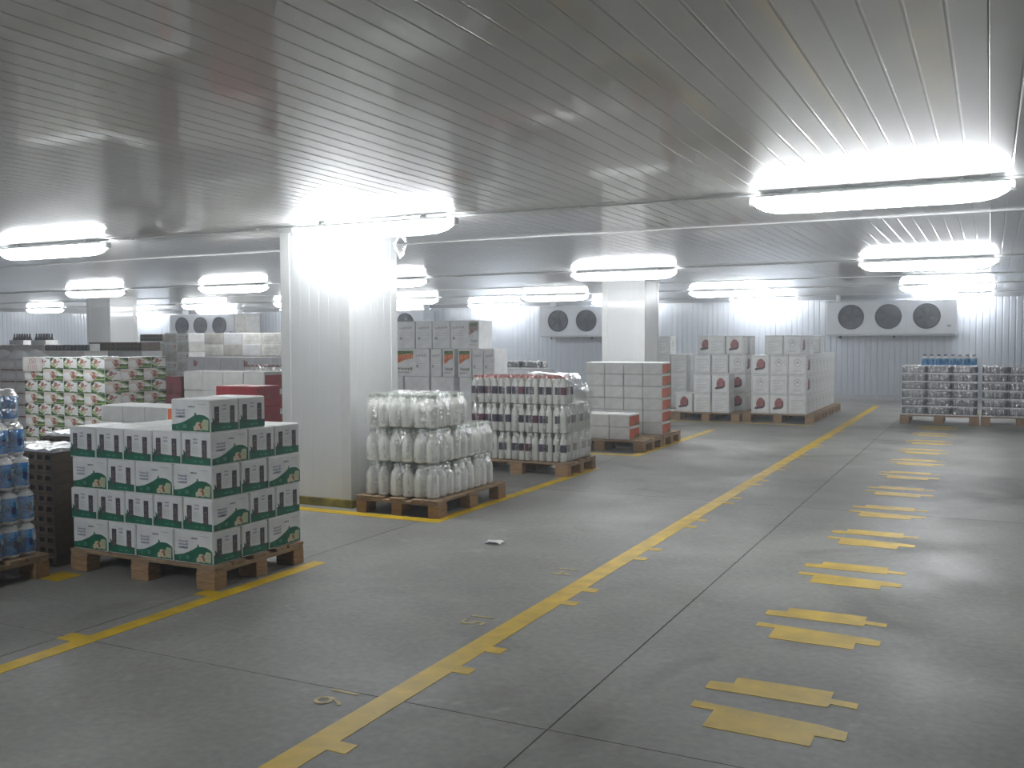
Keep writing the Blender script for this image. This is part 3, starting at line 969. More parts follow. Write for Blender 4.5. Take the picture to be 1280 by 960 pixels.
# mixed grey-brown cartons further back
mx_ = [carton(0.43, 0.42, 0.202, q, {'front': scribble(0.1, 0.2, 0.9, 0.85, INKG if q is not GREYC else PALEC, s, 2, 0.4)}) for q, s in ((PALEC, 1), (GREYC, 2), (TAUPE, 3), (PALEC, 4))]
pallet(-12.86, 13.15, 0.9, 0.8, 0.144, 'first pallet under the mixed grey and taupe cartons')
pallet(-11.94, 13.15, 0.9, 0.8, 0.144, 'second pallet under the mixed grey and taupe cartons')
stack('mixed_carton', mx_, -12.84, 13.2, 0.144, 0.442, 0.42, 0.204, 4, 7, 'mixed grey carton in wide stack below the switch box', 'mixed cartons under the cooler', jit=0.012)
# left background
ME_LB = carton(0.296, 0.4, 0.15, mat('pinkish_grey_carton', (0.46, 0.44, 0.43), 0.6), {'front': [(DCRIM, rect(0, 0, 1, 0.10)), (GREYC, rect(0.08, 0.3, 0.9, 0.8))], 'right': [(DCRIM, rect(0, 0, 1, 0.10))]})
pallet(-12.26, 8.27, 1.22, 0.8, 0.144, 'pallet under pinkish grey cartons left of the flower cartons')
stack('pinkish_carton', ME_LB, -12.25, 8.3, 0.144, 0.30, 0.4, 0.152, 4, 7, 'pinkish grey carton with red foot left of flower cartons', 'pinkish grey cartons at the far left')
ME_LG = carton(0.33, 0.4, 0.383, PALEC, {'front': lines(0.1, 0.7, 0.9, 0.9, 2, INKG, 1, 0.2)})
pallet(-12.66, 9.26, 1.4, 0.8, 0.144, 'pallet under the pale cartons behind the flower cartons')
stack('pale_carton', ME_LG, -12.62, 9.3, 0.144, 0.337, 0.4, 0.385, 4, 3, 'pale grey carton just above the flower cartons', 'pale cartons behind the flower cartons')
ME_LG2 = carton(0.40, 0.4, 0.378, GREYC, {'front': scribble(0.1, 0.65, 0.9, 0.85, DCRIM, 5, 1, 0.4)})
pallet(-12.72, 10.46, 1.3, 0.8, 0.144, 'pallet under grey cartons with brown crates on top')
stack('grey_carton', ME_LG2, -12.70, 10.5, 0.144, 0.41, 0.4, 0.38, 3, 3, 'grey carton below the flat brown crates', 'grey cartons below the brown crates')
ME_HI = carton(0.48, 0.4, 0.318, GREYC, {'front': lines(0.1, 0.2, 0.9, 0.8, 3, INKG, 1, 0.2)})
pallet(-13.86, 12.56, 0.7, 0.8, 0.144, 'pallet under a narrow grey stack near the far column')
stack('grey_carton', ME_HI, -13.8, 12.6, 0.144, 0.5, 0.4, 0.32, 1, 4, 'grey carton in the narrow stack near the far column', 'grey cartons near the far column')
ME_FW = carton(0.41, 0.4, 0.408, PALEC, {'front': lines(0.1, 0.2, 0.9, 0.8, 3, INKG, 1, 0.2)})
pallet(-16.9, 11.96, 1.36, 0.8, 0.144, 'pallet under the farthest pale cartons by the side wall')
stack('pale_carton', ME_FW, -16.85, 12.0, 0.144, 0.42, 0.4, 0.41, 3, 3, 'pale carton below the dark bottle trays', 'pale cartons below the bottle trays')
# carrot cartons
def carrot_art(px0, px1):
    def q(x, y):
        return (px0 + x * (px1 - px0), y)
    a = [(WHITE, [q(0, 0.06), q(1, 0.06), q(1, 0.96), q(0, 0.96)]), (LEAF, [q(0, 0.78), q(1, 0.84), q(1, 0.94), q(0, 0.94)]), (CARROT, [q(0, 0.44), q(0.25, 0.50), q(0.55, 0.60), q(1, 0.66), q(1, 0.84), q(0.5, 0.82), q(0, 0.78)]), (ORANGE, [q(0.05, 0.5), q(0.5, 0.64), q(0.6, 0.7), q(0.1, 0.6)])]
    a += [(m, [q(*p) for p in pl]) for m, pl in scribble(0.05, 0.2, 0.95, 0.36, mat('green_ink', (0.16, 0.22, 0.15)), 5, 1, 0.7) + [(INKG, rect(0.05, 0.12, 0.8, 0.15))]]
    return a


t_art = scribble(0.1, 0.70, 0.9, 0.86, INKG, 3, 1, 0.5) + lines(0.12, 0.3, 0.9, 0.62, 4, INKG, 5, 0.1) + [(INKG, rect(0.12, 0.32, 0.28, 0.42))]
CH = 0.39
PLN = mat('grey_white_carton', (0.82, 0.83, 0.84), 0.6)



def carrot(x0, x1, lay, y, art, label, d=0.4):
    w = x1 - x0 - 0.012
    put('carrot_carton', carton(w, d, CH - 0.003, PLN, {'front': art}), ((x0 + x1) / 2, y + d / 2, 0.144 + lay * CH), random.uniform(-0.01, 0.01), label=label, cat='carton', group='carrot cartons behind the milk pallet')


pallet(-7.68, 11.47, 1.75, 0.9, 0.144, 'long pallet under the carrot cartons')
for k, (a, c, art) in enumerate(((-7.63, -7.32, t_art), (-7.32, -7.045, t_art), (-7.045, -6.75, t_art), (-6.75, -6.29, [(m, [(p[0] * 0.55, p[1]) for p in pl]) for m, pl in t_art] + carrot_art(0.66, 0.98)))):
    carrot(a, c, 3, 11.62, art, 'white carton in the top layer of the carrot stack, %s from left' % ORD[k])
for k, (a, c, art) in enumerate(((-7.62, -7.015, carrot_art(0.05, 0.56) + [(m, [(0.6 + p[0] * 0.38, p[1]) for p in pl]) for m, pl in t_art]), (-7.005, -6.82, t_art), (-6.81, -6.61, carrot_art(0.12, 0.9)), (-6.565, -6.345, carrot_art(0.06, 0.9)), (-6.34, -6.165, t_art), (-6.16, -5.99, t_art))):
    carrot(a, c, 2, 11.5, art, 'white carton in the third layer of the carrot stack, %s from left' % ORD[k])
for lay in (1, 0):
    for k, (a, c) in enumerate(((-7.63, -7.45), (-7.44, -7.02), (-7.0, -6.62), (-6.54, -6.34), (-6.33, -5.99))):
        carrot(a, c, lay, 11.5, [], 'plain white carton in the %s layer of the carrot stack, %s from left' % (LAY[lay], ORD[k]))

# fruit cartons with a round red print
RW, RD, RH = 0.311, 0.398, 0.336
fr_ = [(INKG, q) for q in (rect(0.03, 0.03, 0.97, 0.045), rect(0.03, 0.955, 0.97, 0.97), rect(0.03, 0.045, 0.045, 0.955), rect(0.955, 0.045, 0.97, 0.955))]
hat = [(HATR, [(0.52 + 0.26 * math.cos(a), 0.46 + 0.36 * math.sin(a)) for a in [PI * k / 10 - 0.35 for k in range(13)]] + [(0.22, 0.34)]), (HATD, [(0.16, 0.22), (0.24, 0.20), (0.66, 0.26), (0.76, 0.36), (0.74, 0.44), (0.60, 0.36), (0.20, 0.32)]), (HATD, [(0.72, 0.40), (0.77, 0.62), (0.74, 0.70), (0.70, 0.5)])]
logo = [(INKG, q) for q in ringpoly(0.5, 0.6, 0.2, 0.2)] + [(INKG, [(0.36, 0.52), (0.5, 0.72), (0.64, 0.52), (0.5, 0.60)])] + lines(0.3, 0.15, 0.72, 0.3, 2, INKG, 2, 0.2)
txt = lines(0.14, 0.18, 0.86, 0.8, 7, INKG, 8, 0.16)
ME_HAT = carton(RW - 0.006, RD, RH - 0.002, WHITE, {'front': fr_ + hat, 'right': fr_ + txt})
ME_LOGO = carton(RW - 0.006, RD, RH - 0.002, WHITE, {'front': fr_ + logo, 'right': fr_ + hat})
ME_TXT = carton(RW - 0.006, RD, RH - 0.002, WHITE, {'front': fr_ + txt, 'right': fr_ + logo})
FM = {'h': ME_HAT, 'l': ME_LOGO, 't': ME_TXT}
FWORD = {'h': 'with round red print', 'l': 'with ring emblem', 't': 'with grey text lines'}


def fruit(x, y, lay, k, place, d=0):
    put('fruit_carton', FM[k], (x, y, 0.144 + lay * RH), random.uniform(-0.008, 0.008), label='fruit carton %s, %s layer, %s' % (FWORD[k], LAY[lay], place), cat='carton', group='white fruit cartons on the far pallets')


pallet(-5.06, 16.55, 1.2, 0.8, 0.144, 'pallet under the stepped group of fruit cartons')
pallet(-5.06, 17.38, 1.2, 0.8, 0.144, 'pallet under the rear of the stepped fruit cartons')
pallet(-6.30, 17.38, 1.2, 0.8, 0.144, 'pallet under fruit cartons behind the second column')
for c, k in enumerate('htt'):
    fruit(-5.02 + (c + 0.5) * 0.325, 16.8, 0, k, 'stepped front group, %s from left' % ORD[c])
for c, k in ((1, 't'), (2, 'h')):
    fruit(-5.02 + (c + 0.5) * 0.325, 16.8, 1, k, 'stepped front group, %s from left' % ORD[c - 1])
for lay, row in enumerate(('tth', 'tlh', 'ttl')):
    for c, k in enumerate(row):
        fruit(-4.86 + (c + 0.5) * 0.322, 17.42, lay, k, 'behind the steps, %s from left' % ORD[c])
for c, k in enumerate('th'):
    fruit(-4.60 + (c + 0.5) * 0.322, 17.42, 3, k, 'behind the steps, %s from left' % ORD[c])
for lay, row in enumerate(('ttt', 'ttt', 'ttt', 'hth')):
    for c, k in enumerate(row):
        fruit(-4.93 + (c + 0.5) * 0.34, 17.85, lay, k, 'rearmost behind the steps, %s from left' % ORD[c])
for lay, row in enumerate(('ttt', 'ttt', 'ttt', 'ht')):
    for c, k in enumerate(row):
        fruit(-6.05 + (c + 0.5) * 0.33, 17.72, lay, k, 'next to the second column, %s from left' % ORD[c])
for j, y in enumerate((16.68, 17.50, 18.32, 19.14)):
    pallet(-3.84, y, 1.2, 0.8, 0.144, 'pallet under the big block of fruit cartons, %s from the front' % ORD[j])
for lay, row in enumerate(('hht', 'ltl', 'hll')):
    for c, k in enumerate(row):
        fruit(-3.70 + (c + 0.5) * 0.312, 16.93, lay, k, 'front of big block, %s from left' % ORD[c])
    for j in range(1, 8):
        fruit(-3.70 + 2.5 * 0.312, 16.93 + j * 0.405, lay, 't', 'side of big block, %s from front' % ORD[j])
for c, k in enumerate('tl'):
    fruit(-3.50 + (c + 0.5) * 0.315, 17.05, 3, k, 'front of big block, %s from left' % ORD[c])
for j in (1, 2, 5):
    fruit(-3.50 + 1.5 * 0.315, 17.05 + j * 0.405, 3, 't', 'side of big block, %s from front' % ORD[j])

# ------------------------------------------------------------------ bottles in shrink packs


def film_shell(w, d, h, sh, m, seed=0, inset=0.03, wr=0.004, nx=7):
    """clear film hull of a pack: straight to the height sh, then drawn in to the top"""
    r = random.Random(seed)
    b = MB()

    def ring(z, e, wv):
        pts = []
        c = 0.025
        hw, hd = w / 2 - e, d / 2 - e
        corners = [(-hw + c, -hd), (hw - c, -hd), (hw, -hd + c), (hw, hd - c), (hw - c, hd), (-hw + c, hd), (-hw, hd - c), (-hw, -hd + c)]
        for k in range(8):
            (xa, ya), (xb, yb) = corners[k], corners[(k + 1) % 8]
            n = nx if k % 2 == 0 else 1
            for q in range(n):
                t = q / n
                pts.append((xa + (xb - xa) * t + r.uniform(-wv, wv), ya + (yb - ya) * t + r.uniform(-wv, wv), z + r.uniform(-wv, wv)))
        return pts
    rows = [ring(0.006, 0.012, 0), ring(0.03, 0.0, wr * .5), ring(sh * 0.4, 0.002, wr), ring(sh * 0.75, 0.002, wr), ring(sh, 0.002, wr), ring((sh + h) / 2, inset * 0.6, wr * 1.3), ring(h - 0.004, inset, wr)]
    b.grid(rows, m, closed=True)
    b.face(rows[-1], m)
    return b.mesh('shrink_film')


def pack(kind, cat, x, y, z, rz, bottle, cap, nx, ny, pitch, film, label, group, caplabel=None):
    t = put(kind, None, (x, y, z), rz, label=label, cat=cat, group=group)
    for i in range(nx):
        for j in range(ny):
            bo = put('bottle', bottle if not isinstance(bottle, list) else random.choice(bottle), ((i - (nx - 1) / 2) * pitch, (j - (ny - 1) / 2) * pitch, 0.002), 0, parent=t)
            if cap:
                put('cap', cap, (0, 0, 0), parent=bo, label=caplabel)
    if film:
        put('shrink_film', film, parent=t, label='clear shrink film')
    return t


# milk
MP, MH = 0.117, 0.287
b = MB()
b.lathe([(0.045, 0), (0.052, 0.006), (0.0553, 0.02), (0.0553, 0.145), (0.0535, 0.165), (0.047, 0.188), (0.036, 0.208), (0.028, 0.222), (0.0245, 0.232), (0.0245, 0.24)], 16, BOTTLE)
ME_MB = b.mesh('milk_bottle')
b = MB()
b.lathe([(0.0255, 0.238), (0.026, 0.242), (0.026, 0.262), (0.024, 0.265)], 14, CAPG)
ME_MC = b.mesh('milk_cap')
pallet(-4.74, 6.575, 0.8, 1.2, 0.144, 'pallet under the white milk bottles')
FM23 = [film_shell(2 * MP - 0.012, 3 * MP - 0.012, 0.282, 0.165, FILM, s) for s in range(4)]
FM22 = film_shell(2 * MP - 0.012, 2 * MP - 0.012, 0.282, 0.165, FILM, 9)
mx0, my0 = -4.695, 6.62
for lay in range(3):
    for j in range(3):
        for i in range(3):
            if lay == 2 and j == 2:
                continue
            n = 2 if lay == 2 and j == 1 else 3
            yy = my0 + 3 * MP * j + n * MP / 2
            pack('milk_pack', 'bottle pack', mx0 + (i + 0.5) * 2 * MP + random.uniform(-.004, .004), yy, 0.146 + lay * MH, random.uniform(-.006, .006), ME_MB, ME_MC, 2, n, MP, FM22 if n == 2 else FM23[(i + j + lay) % 4],
                 'film-wrapped pack of white milk bottles, %s layer up, %s row, %s from left' % (LAY[lay], ['front', 'middle', 'rear'][j], ORD[i]), 'milk packs on the pallet by the column', caplabel='pale green cap')

# drink bottles with purple labels and red caps
DP, DH = 0.081, 0.303
prof = [(0.033, 0), (0.038, 0.005), (0.039, 0.015), (0.039, 0.10)]
MEB = []
DRINK = mat('drink_bottle_plastic', (0.60, 0.61, 0.57), 0.3, var=0.05)
LABD = mat('dark_label', (0.035, 0.03, 0.05), 0.4, var=0.5, scale=40)
for lab, st in ((LABP, 7), (LABP, 8), (LABD, 6), (LABP, 9), (LABR, 7), (LABD, 4), (LABP, 1)):
    b = MB()
    b.lathe(prof, 12, DRINK)
    seg = 12
    for k in range(seg):
        a0, a1 = 2 * PI * k / seg, 2 * PI * (k + 1) / seg
        m = lab if lab and (k - st) % 12 < 5 else DRINK
        b.face([(0.0392 * math.cos(a0), 0.0392 * math.sin(a0), 0.1), (0.0392 * math.cos(a1), 0.0392 * math.sin(a1), 0.1), (0.0392 * math.cos(a1), 0.0392 * math.sin(a1), 0.18), (0.0392 * math.cos(a0), 0.0392 * math.sin(a0), 0.18)], m)
    b.lathe([(0.039, 0.18), (0.037, 0.205), (0.028, 0.235), (0.019, 0.255), (0.016, 0.265), (0.016, 0.272)], 12, DRINK)
    MEB.append(b.mesh('drink_bottle'))
b = MB()
b.lathe([(0.019, 0.268), (0.0195, 0.272), (0.0195, 0.292), (0.018, 0.295)], 12, CAPR)
ME_RC = b.mesh('drink_cap')
b = MB()
b.lathe([(0.019, 0.268), (0.0195, 0.272), (0.0195, 0.292), (0.018, 0.295)], 12, DRINK)
ME_RCW = b.mesh('drink_cap')
pallet(-5.12, 9.16, 1.2, 0.8, 0.144, 'pallet under the drink bottles with dark labels')
FD = [film_shell(2 * DP - 0.007, 3 * DP - 0.007, 0.299, 0.2, FILM, 20 + s, inset=0.02, wr=0.002) for s in range(3)]
dx0, dy0 = -5.09, 9.19
for lay in range(3):
    for j in range(3):
        for i in range(7):
            if lay == 2 and j == 2:
                continue
            if lay == 2 and i == 6 and j == 1:
                continue
            if lay < 2 and j == 2 and i < 6:
                continue
            pack('drink_pack', 'bottle pack', dx0 + (i + 0.5) * 2 * DP, dy0 + (j + 0.5) * 3 * DP, 0.146 + lay * DH, random.uniform(-.004, .004), MEB, ME_RC if lay == 2 else ME_RCW, 2, 3, DP, FD[(i + j) % 3],
                 'pack of white drink bottles with dark labels, %s layer up, %s row, %s from left' % (LAY[lay], ['front', 'middle', 'rear'][j], ORD[i]), 'drink packs on the second pallet', caplabel='red cap' if lay == 2 else 'white cap')
# loose stretch film hanging over the right end of that pallet
random.seed(11)
b = MB()
rows = []
path = [(-4.45, 9.16, 1.075), (-4.15, 9.13, 1.078), (-3.97, 9.14, 1.07), (-3.925, 9.2, 0.98), (-3.915, 9.3, 0.86), (-3.91, 9.42, 0.80)]
for (x, y, z) in path:
    rows.append([(x + random.uniform(-.015, .015) + 0.02 * k * (z < 1.05), y - 0.01 + 0.09 * k * (1 if z > 1.05 else 0.9), z + random.uniform(-.012, .014) - 0.02 * k * (z < 1.05)) for k in range(6)])
b.grid(rows, FILM2)
put('stretch_film', b.mesh('stretch_film'), label='loose shiny stretch film draped over the right end of the drink packs', cat='plastic film')
random.seed(12)
b = MB()
rows = []
for k in range(9):
    y = 9.17 + 0.085 * k
    rows.append([(-3.925 + random.uniform(-.006, .006), y, z + random.uniform(-.01, .01) + 0.02 * math.sin(k)) for z in (0.76, 0.66, 0.55, 0.45, 0.33, 0.2)])
b.grid(rows, FILM2)
put('stretch_film', b.mesh('stretch_film'), label='wrinkled stretch film wrapped round the side of the drink packs', cat='plastic film')

# small bottles with dark red caps behind the crimson cartons
pallet(-8.6, 9.38, 0.8, 0.6, 0.144, 'pallet under the small red-capped bottles')
ME_SB = carton(0.33, 0.4, 0.395, PALEC)
stack('pale_carton', ME_SB, -8.56, 9.42, 0.144, 0.35, 0.4, 0.397, 2, 2, 'pale carton carrying the small red-capped bottles', 'pale cartons under small bottles')
b = MB()
b.lathe([(0.034, 0), (0.037, 0.01), (0.037, 0.09), (0.03, 0.13), (0.016, 0.155), (0.015, 0.165)], 10, BOTTLE)
ME_SBT = b.mesh('small_bottle')
b = MB()
b.lathe([(0.018, 0.162), (0.019, 0.166), (0.019, 0.184), (0.017, 0.187)], 10, mat('maroon_cap', (0.2, 0.03, 0.04), 0.4))
ME_SBC = b.mesh('small_cap')
FSB = film_shell(4 * 0.078, 4 * 0.078, 0.19, 0.12, FILM, 40, inset=0.015)
for i in range(2):
    pack('small_bottle_pack', 'bottle pack', -8.38 + i * 0.34, 9.6, 0.144 + 0.794, 0, ME_SBT, ME_SBC, 4, 4, 0.078, FSB, 'pack of small white bottles with maroon caps, %s from left' % ORD[i], 'small bottle packs', caplabel='maroon cap')

# blue bottle packs at the left edge
BP, BH = 0.105, 0.202
b = MB()
b.lathe([(0.044, 0), (0.050, 0.006), (0.051, 0.014), (0.051, 0.018)], 16, CAPW)
b.lathe([(0.0505, 0.018), (0.051, 0.022), (0.051, 0.15), (0.0505, 0.156)], 16, BLUE, cap=False)
b.lathe([(0.0505, 0.156), (0.049, 0.164), (0.043, 0.174), (0.034, 0.182), (0.024, 0.188)], 16, CAPW)
for k in (0, 8):
    for da, z0, z1, m in ((-0.3, 0.06, 0.10, DBLUE), (0.25, 0.09, 0.125, LBLUE)):
        a0, a1 = 2 * PI * k / 16 + da, 2 * PI * k / 16 + da + 0.5
        b.grid([[(0.0518 * math.cos(a0 + (a1 - a0) * q / 3), 0.0518 * math.sin(a0 + (a1 - a0) * q / 3), z) for q in range(4)] for z in (z0, z1)], m)
ME_BB = b.mesh('blue_bottle')
b = MB()
b.lathe([(0.020, 0.186), (0.021, 0.188), (0.021, 0.198), (0.019, 0.2)], 12, CAPW)
ME_BC = b.mesh('blue_cap')
FB = [film_shell(3 * BP, 4 * BP, 0.2, 0.15, FILM2, 60 + s, inset=0.02, wr=0.005) for s in range(3)]
pallet(-6.34, 3.15, 1.2, 0.8, 0.144, 'pallet under the blue bottle packs')
for lay in range(5):
    for j in range(2):
        pack('blue_bottle_pack', 'bottle pack', -5.185 - 1.5 * BP - [0, 0.005, 0.02, 0.045, 0.075][lay], 3.92 - 2 * BP - (1 - j) * 4.1 * BP - [0.0, 0.0, 0.015, 0.025, 0.04][lay], 0.146 + lay * BH, random.uniform(-.02, .02), ME_BB, ME_BC, 3, 4, BP, FB[lay % 3],
             'pack of blue bottles with white tops, %s layer up, %s' % (LAY[lay], ['nearer the viewer', 'next to the brown crates'][j]), 'blue bottle packs at the left edge', caplabel='white cap')

# ------------------------------------------------------------------ brown crates
KW, KD, KH = 0.56, 0.36, 0.0665


def crate_parts():
    b = MB()
    b.box(-KW / 2, -KD / 2, 0.001, KW / 2, KD / 2, 0.008, CRATE)
    for s in (-1, 1):       # plain end walls
        b.box(s * KW / 2 - (0.012 if s > 0 else 0), -KD / 2, 0.008, s * KW / 2 + (0 if s > 0 else 0.012), KD / 2, KH - 0.001, CRATE)
    base = b.mesh('crate_body')
    b = MB()                # long side: two rails and uprights with openings between
    b.box(-KW / 2 + 0.012, 0, 0.008, KW / 2 - 0.012, 0.010, 0.020, CRATE)
    b.box(-KW / 2 + 0.012, 0, 0.050, KW / 2 - 0.012, 0.010, KH - 0.001, CRATE)
    n = 7
    for k in range(n + 1):
        x = -KW / 2 + 0.012 + (KW - 0.024) * k / n
        b.box(max(x - 0.014, -KW / 2 + 0.012), 0, 0.020, min(x + 0.014, KW / 2 - 0.012), 0.010, 0.050, CRATE)
    side = b.mesh('crate_side')
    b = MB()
    b.box(-KW / 2 + 0.014, -KD / 2 + 0.012, 0.009, KW / 2 - 0.014, KD / 2 - 0.012, KH - 0.008, DARK)  # solid dark block stands for the shade behind the slots
    fill = b.mesh('crate_shade_fill')
    return base, side, fill


KM = crate_parts()


def crate(x, y, z, label, group, rz=0.0):
    t = put('brown_crate', KM[0], (x, y, z), rz, label=label, cat='crate', group=group)
    put('slotted_side', KM[1], (0, -KD / 2, 0), parent=t)
    put('slotted_side', KM[1], (0, KD / 2 - 0.010, 0), parent=t)
    put('shade_fill', KM[2], parent=t, label='dark fill for the inner shade')


for l in range(11):
    crate(-5.30 - KW / 2 + random.uniform(-.003, .003), 4.12 + KD / 2 + random.uniform(-.003, .003), l * KH, 'flat brown slotted crate between blue packs and garlic cartons, %s layer up' % (LAY + ['tenth', 'eleventh'])[l], 'brown crates beside the garlic pallet', random.uniform(-.006, .006))
random.seed(21)
for k, (w, d, x, y, z) in enumerate(((KW, KD, -5.30 - KW / 2, 4.12 + KD / 2, 11 * KH), (0.5, 0.34, -5.36 - KW / 2, 4.68, 0.785))):
    b = MB()
    n, mrow = 14, 10
    top = [[(-w / 2 + w * i / n, -d / 2 + d * j / mrow, 0.012 + random.uniform(0, 0.02)) for i in range(n + 1)] for j in range(mrow + 1)]
    b.grid(top, CRINK)
    b.face([(-w / 2, -d / 2, 0.001), (w / 2, -d / 2, 0.001), (w / 2, d / 2, 0.001), (-w / 2, d / 2, 0.001)], CRINK)
    for e in ([r[0] for r in top], [r[-1] for r in top], top[0], top[-1]):
        b.face(list(e) + [(e[-1][0], e[-1][1], 0.001), (e[0][0], e[0][1], 0.001)], CRINK)
    put('foil_lid', b.mesh('foil_lid'), (x, y, z), label=['crinkled white film lid on the nearer brown crate stack', 'crinkled white film lid on the rear brown crate stack'][k], cat='lid')
for l in range(11):
    crate(-5.36 - KW / 2, 4.68, l * 0.0713, 'flat brown crate in the rear stack behind the slotted crates, %s layer up' % (LAY + ['tenth', 'eleventh'])[l], 'brown crates in the rear stack')
for k, (x, y, z, n) in enumerate(((-12.36, 10.7, 1.286, 2), (-11.78, 10.7, 1.286, 2), (-13.55, 12.8, 1.426, 2))):
    for l in range(n):
        crate(x, y, z + l * KH, 'flat taupe crate on grey cartons, %s group from left, %s layer' % (ORD[(1, 2, 0)[k]], ['lower', 'upper'][l]), 'flat crates on the far grey cartons')

# ------------------------------------------------------------------ can packs at the far right
b = MB()
for i in range(6):
    for j in range(4):
        cx, cy = (i - 2.5) * 0.063, (j - 1.5) * 0.063
        b.lathe([(0.026, 0.006), (0.0305, 0.012), (0.0305, 0.108), (0.026, 0.12)], 9, CANM, cx, cy, cap=False)
        b.face([(cx + 0.026 * math.cos(2 * PI * k / 9), cy + 0.026 * math.sin(2 * PI * k / 9), 0.12) for k in range(9)], CANTOP)
ME_CAN = b.mesh('cans')
b = MB()
b.box(-0.19, -0.127, 0.0005, 0.19, 0.127, 0.004, CAPW)
for q in ((-0.19, -0.127, 0.19, -0.125), (-0.19, 0.125, 0.19, 0.127), (-0.19, -0.125, -0.188, 0.125), (0.188, -0.125, 0.19, 0.125)):
    b.box(q[0], q[1], 0.004, q[2], q[3], 0.016, CAPW)
ME_TRAY = b.mesh('can_tray')
FCAN = film_shell(0.383, 0.256, 0.134, 0.115, FILM, 80, inset=0.012, wr=0.003)


def canpack(x, y, z, label, group, rz=0.0):
    t = put('can_pack', None, (x, y, z), rz + random.uniform(-.015, .015), label=label, cat='can pack', group=group)
    put('tray', ME_TRAY, parent=t, label='white tray')
    put('cans', ME_CAN, parent=t, kind='stuff')
    put('shrink_film', FCAN, parent=t, label='clear shrink film')


pallet(-1.35, 17.4, 1.2, 0.8, 0.144, 'pallet under the dark can packs with blue bottles on top')
pallet(-0.125, 17.44, 1.2, 0.8, 0.144, 'pallet under the dark can packs at the right edge')
for pi, (px, py, nm) in enumerate(((-1.33, 17.43, 'dark can pack under the blue bottles'), (-0.11, 17.46, 'dark can pack at the right edge'))):
    for l in range(6):
        for c in range(3):
            canpack(px + (c + 0.5) * 0.386, py + 0.13, 0.146 + l * 0.138, '%s, %s layer up, %s from left' % (nm, LAY[l], ORD[c]), ['can packs on the first far pallet', 'can packs on the second far pallet'][pi])
    for c in range(3):
        canpack(px + (c + 0.5) * 0.386, py + 0.395, 0.146 + 5 * 0.138, '%s, top layer, second row, %s from left' % (nm, ORD[c]), ['can packs on the first far pallet', 'can packs on the second far pallet'][pi])
        for l in range(5):
            if c == 0 and pi == 0:
                canpack(px + (c + 0.5) * 0.386, py + 0.395, 0.146 + l * 0.138, '%s, %s layer up, second row, left side' % (nm, LAY[l]), ['can packs on the first far pallet', 'can packs on the second far pallet'][pi])
b = MB()
b.lathe([(0.046, 0), (0.05, 0.006), (0.05, 0.10), (0.047, 0.11)], 12, mat('blue_bottle', (0.05, 0.30, 0.62), 0.3, var=0.4, scale=20))
b.lathe([(0.047, 0.11), (0.042, 0.135), (0.028, 0.15), (0.022, 0.156)], 12, CAPW)
ME_B2 = b.mesh('small_blue_bottle')
b = MB()
b.lathe([(0.022, 0.155), (0.024, 0.158), (0.024, 0.175), (0.022, 0.178)], 10, mat('navy_cap', (0.03, 0.07, 0.18), 0.4))
ME_B2C = b.mesh('small_blue_cap')
for i in range(4):
    pack('blue_pack', 'bottle pack', -0.935 + i * 0.215, 17.62, 0.146 + 6 * 0.138 + 0.002, 0, ME_B2, ME_B2C, 2, 2, 0.102, None, 'pack of four blue bottles on the far can stack, %s from left' % ORD[i], 'blue bottle packs on the can stack', caplabel='navy cap')
# grey can trays behind the drink bottles
pallet(-7.55, 14.46, 1.0, 0.8, 0.144, 'pallet under the grey can trays near the second column')
ME_GT = carton(0.29, 0.4, 0.395, GREYC)
stack('grey_carton', ME_GT, -7.50, 14.5, 0.144, 0.295, 0.4, 0.4, 3, 2, 'grey carton under the can trays near second column', 'grey cartons under can trays')
for c in range(2):
    canpack(-7.27 + c * 0.40, 14.66, 0.146 + 0.8, 'grey can pack on a far pallet behind the drink bottles, %s from left' % ORD[c], 'can packs behind the drink bottles')

# dark bottles and jars on the far left cartons
b = MB()
b.lathe([(0.032, 0.004), (0.035, 0.01), (0.035, 0.10), (0.016, 0.15), (0.014, 0.19), (0.016, 0.192), (0.016, 0.2)], 8, DGLASS)
ME_DB = b.mesh('dark_bottle')
b = MB()
b.box(-0.20, -0.13, 0, 0.20, 0.13, 0.004, WHITE)
for q in ((-0.2, -0.13, 0.2, -0.126), (-0.2, 0.126, 0.2, 0.13), (-0.2, -0.126, -0.196, 0.126), (0.196, -0.126, 0.2, 0.126)):
    b.box(q[0], q[1], 0.004, q[2], q[3], 0.085, WHITE)
ME_BT = b.mesh('bottle_tray')
for i in range(2):
    t = put('bottle_tray', ME_BT, (-16.47 + i * 0.62, 12.2, 0.144 + 3 * 0.41 + 0.001), label='white tray of dark bottles on the farthest pale cartons, %s from left' % ORD[i], cat='tray', group='trays of dark bottles')
    for k in range(10):
        put('dark_bottle', ME_DB, (-16.47 + i * 0.62 - 0.15 + (k % 5) * 0.075, 12.2 - 0.05 + (k // 5) * 0.1, 0.144 + 3 * 0.41 + 0.0055), label='dark bottle in the %s far tray, %s row, %s from left' % (['left', 'right'][i], ['front', 'rear'][k // 5], ORD[k % 5]), cat='bottle', group='dark bottles in the far trays')
b = MB()
b.lathe([(0.034, 0), (0.037, 0.005), (0.037, 0.06), (0.03, 0.072), (0.03, 0.085)], 10, DGLASS)
ME_J1 = b.mesh('jar')
b = MB()
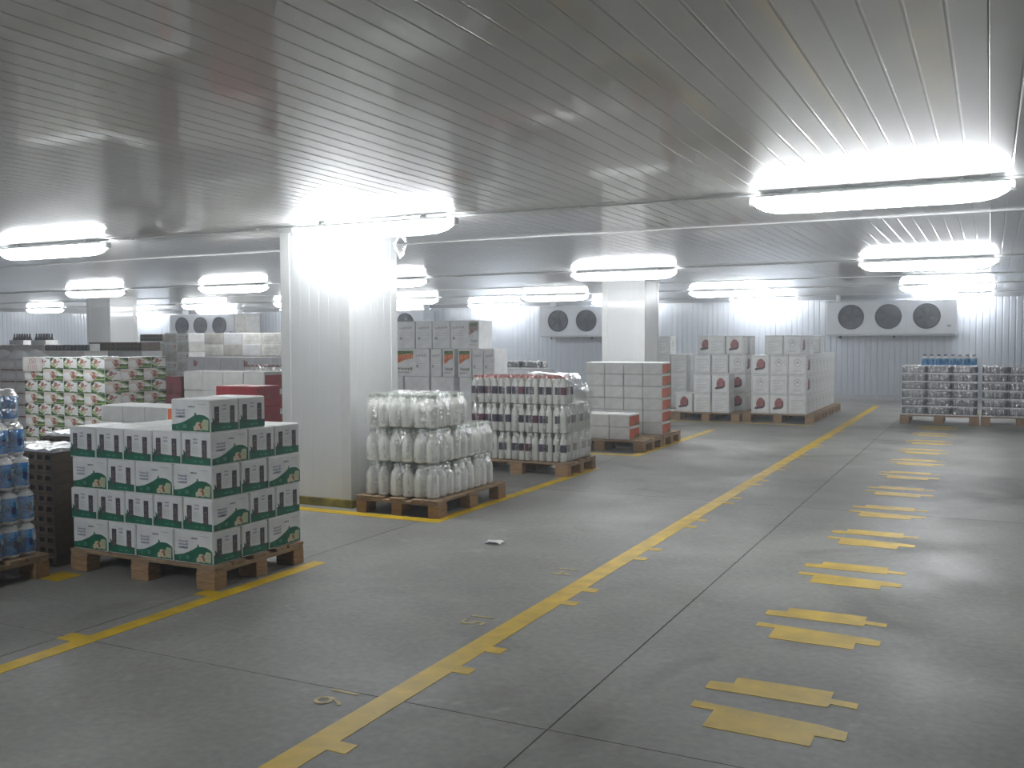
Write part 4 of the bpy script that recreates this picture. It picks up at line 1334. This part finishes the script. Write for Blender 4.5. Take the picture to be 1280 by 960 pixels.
b.lathe([(0.034, 0), (0.037, 0.005), (0.037, 0.06), (0.03, 0.072), (0.03, 0.085)], 10, TEAL)
ME_J2 = b.mesh('jar')
for k in range(13):
    put('dark_jar', ME_J2 if k > 8 else ME_J1, (-12.28 + k * 0.077, 9.5, 0.144 + 3 * 0.385 + 0.001), label='dark jar in the row on the pale cartons, %s from left' % (ORD + ['eleventh', 'twelfth', 'thirteenth'])[k], cat='jar', group='dark jars on the pale cartons')
put('small_white_box', carton(0.1, 0.1, 0.10, WHITE), (-11.24, 9.45, 0.144 + 3 * 0.385 + 0.001), label='small white box at the end of the dark jars', cat='carton')
random.seed(31)
b = MB()
n = 12
rows = []
for j in range(9):
    rows.append([(-12.24 + 1.18 * i / n, 8.32 + 0.36 * j / 8, (0.0 if i in (0, n) or j in (0, 8) else 0.05 + 0.05 * math.sin(i * 0.9) + random.uniform(0, 0.035))) for i in range(n + 1)])
b.grid(rows, CRINK)
put('plastic_wrap', b.mesh('plastic_wrap'), (0, 0, 0.144 + 7 * 0.152 + 0.002), label='heap of crumpled clear plastic wrap on the pinkish grey cartons', cat='plastic wrap')

# ------------------------------------------------------------------ odds and ends
random.seed(41)
b = MB()
rows = [[(0.03 * i + random.uniform(-.008, .008), 0.03 * j + random.uniform(-.008, .008), 0.003 + random.uniform(0, 0.018)) for i in range(5)] for j in range(4)]
b.grid(rows, PAPER, smooth=False)
put('paper_scrap', b.mesh('paper_scrap'), (-3.17, 5.92, 0.001), label='small crumpled white paper scrap lying on the floor', cat='paper')
b = MB()
rows = []
for k in range(7):
    z = -0.03 * k
    wdt = [0.02, 0.045, 0.06, 0.055, 0.045, 0.03, 0.01][k]
    rows.append([(math.cos(a) * wdt + random.uniform(-.012, .012), math.sin(a) * wdt * 0.7 + random.uniform(-.01, .01), z + random.uniform(-.008, .008)) for a in [2 * PI * q / 9 for q in range(9)]])
b.grid(rows, FILM2, closed=True)
put('plastic_scrap', b.mesh('plastic_scrap'), (-4.27, 6.565, LZ - 0.107), label='torn clear plastic scrap hanging from the strip light by the column', cat='plastic scrap')
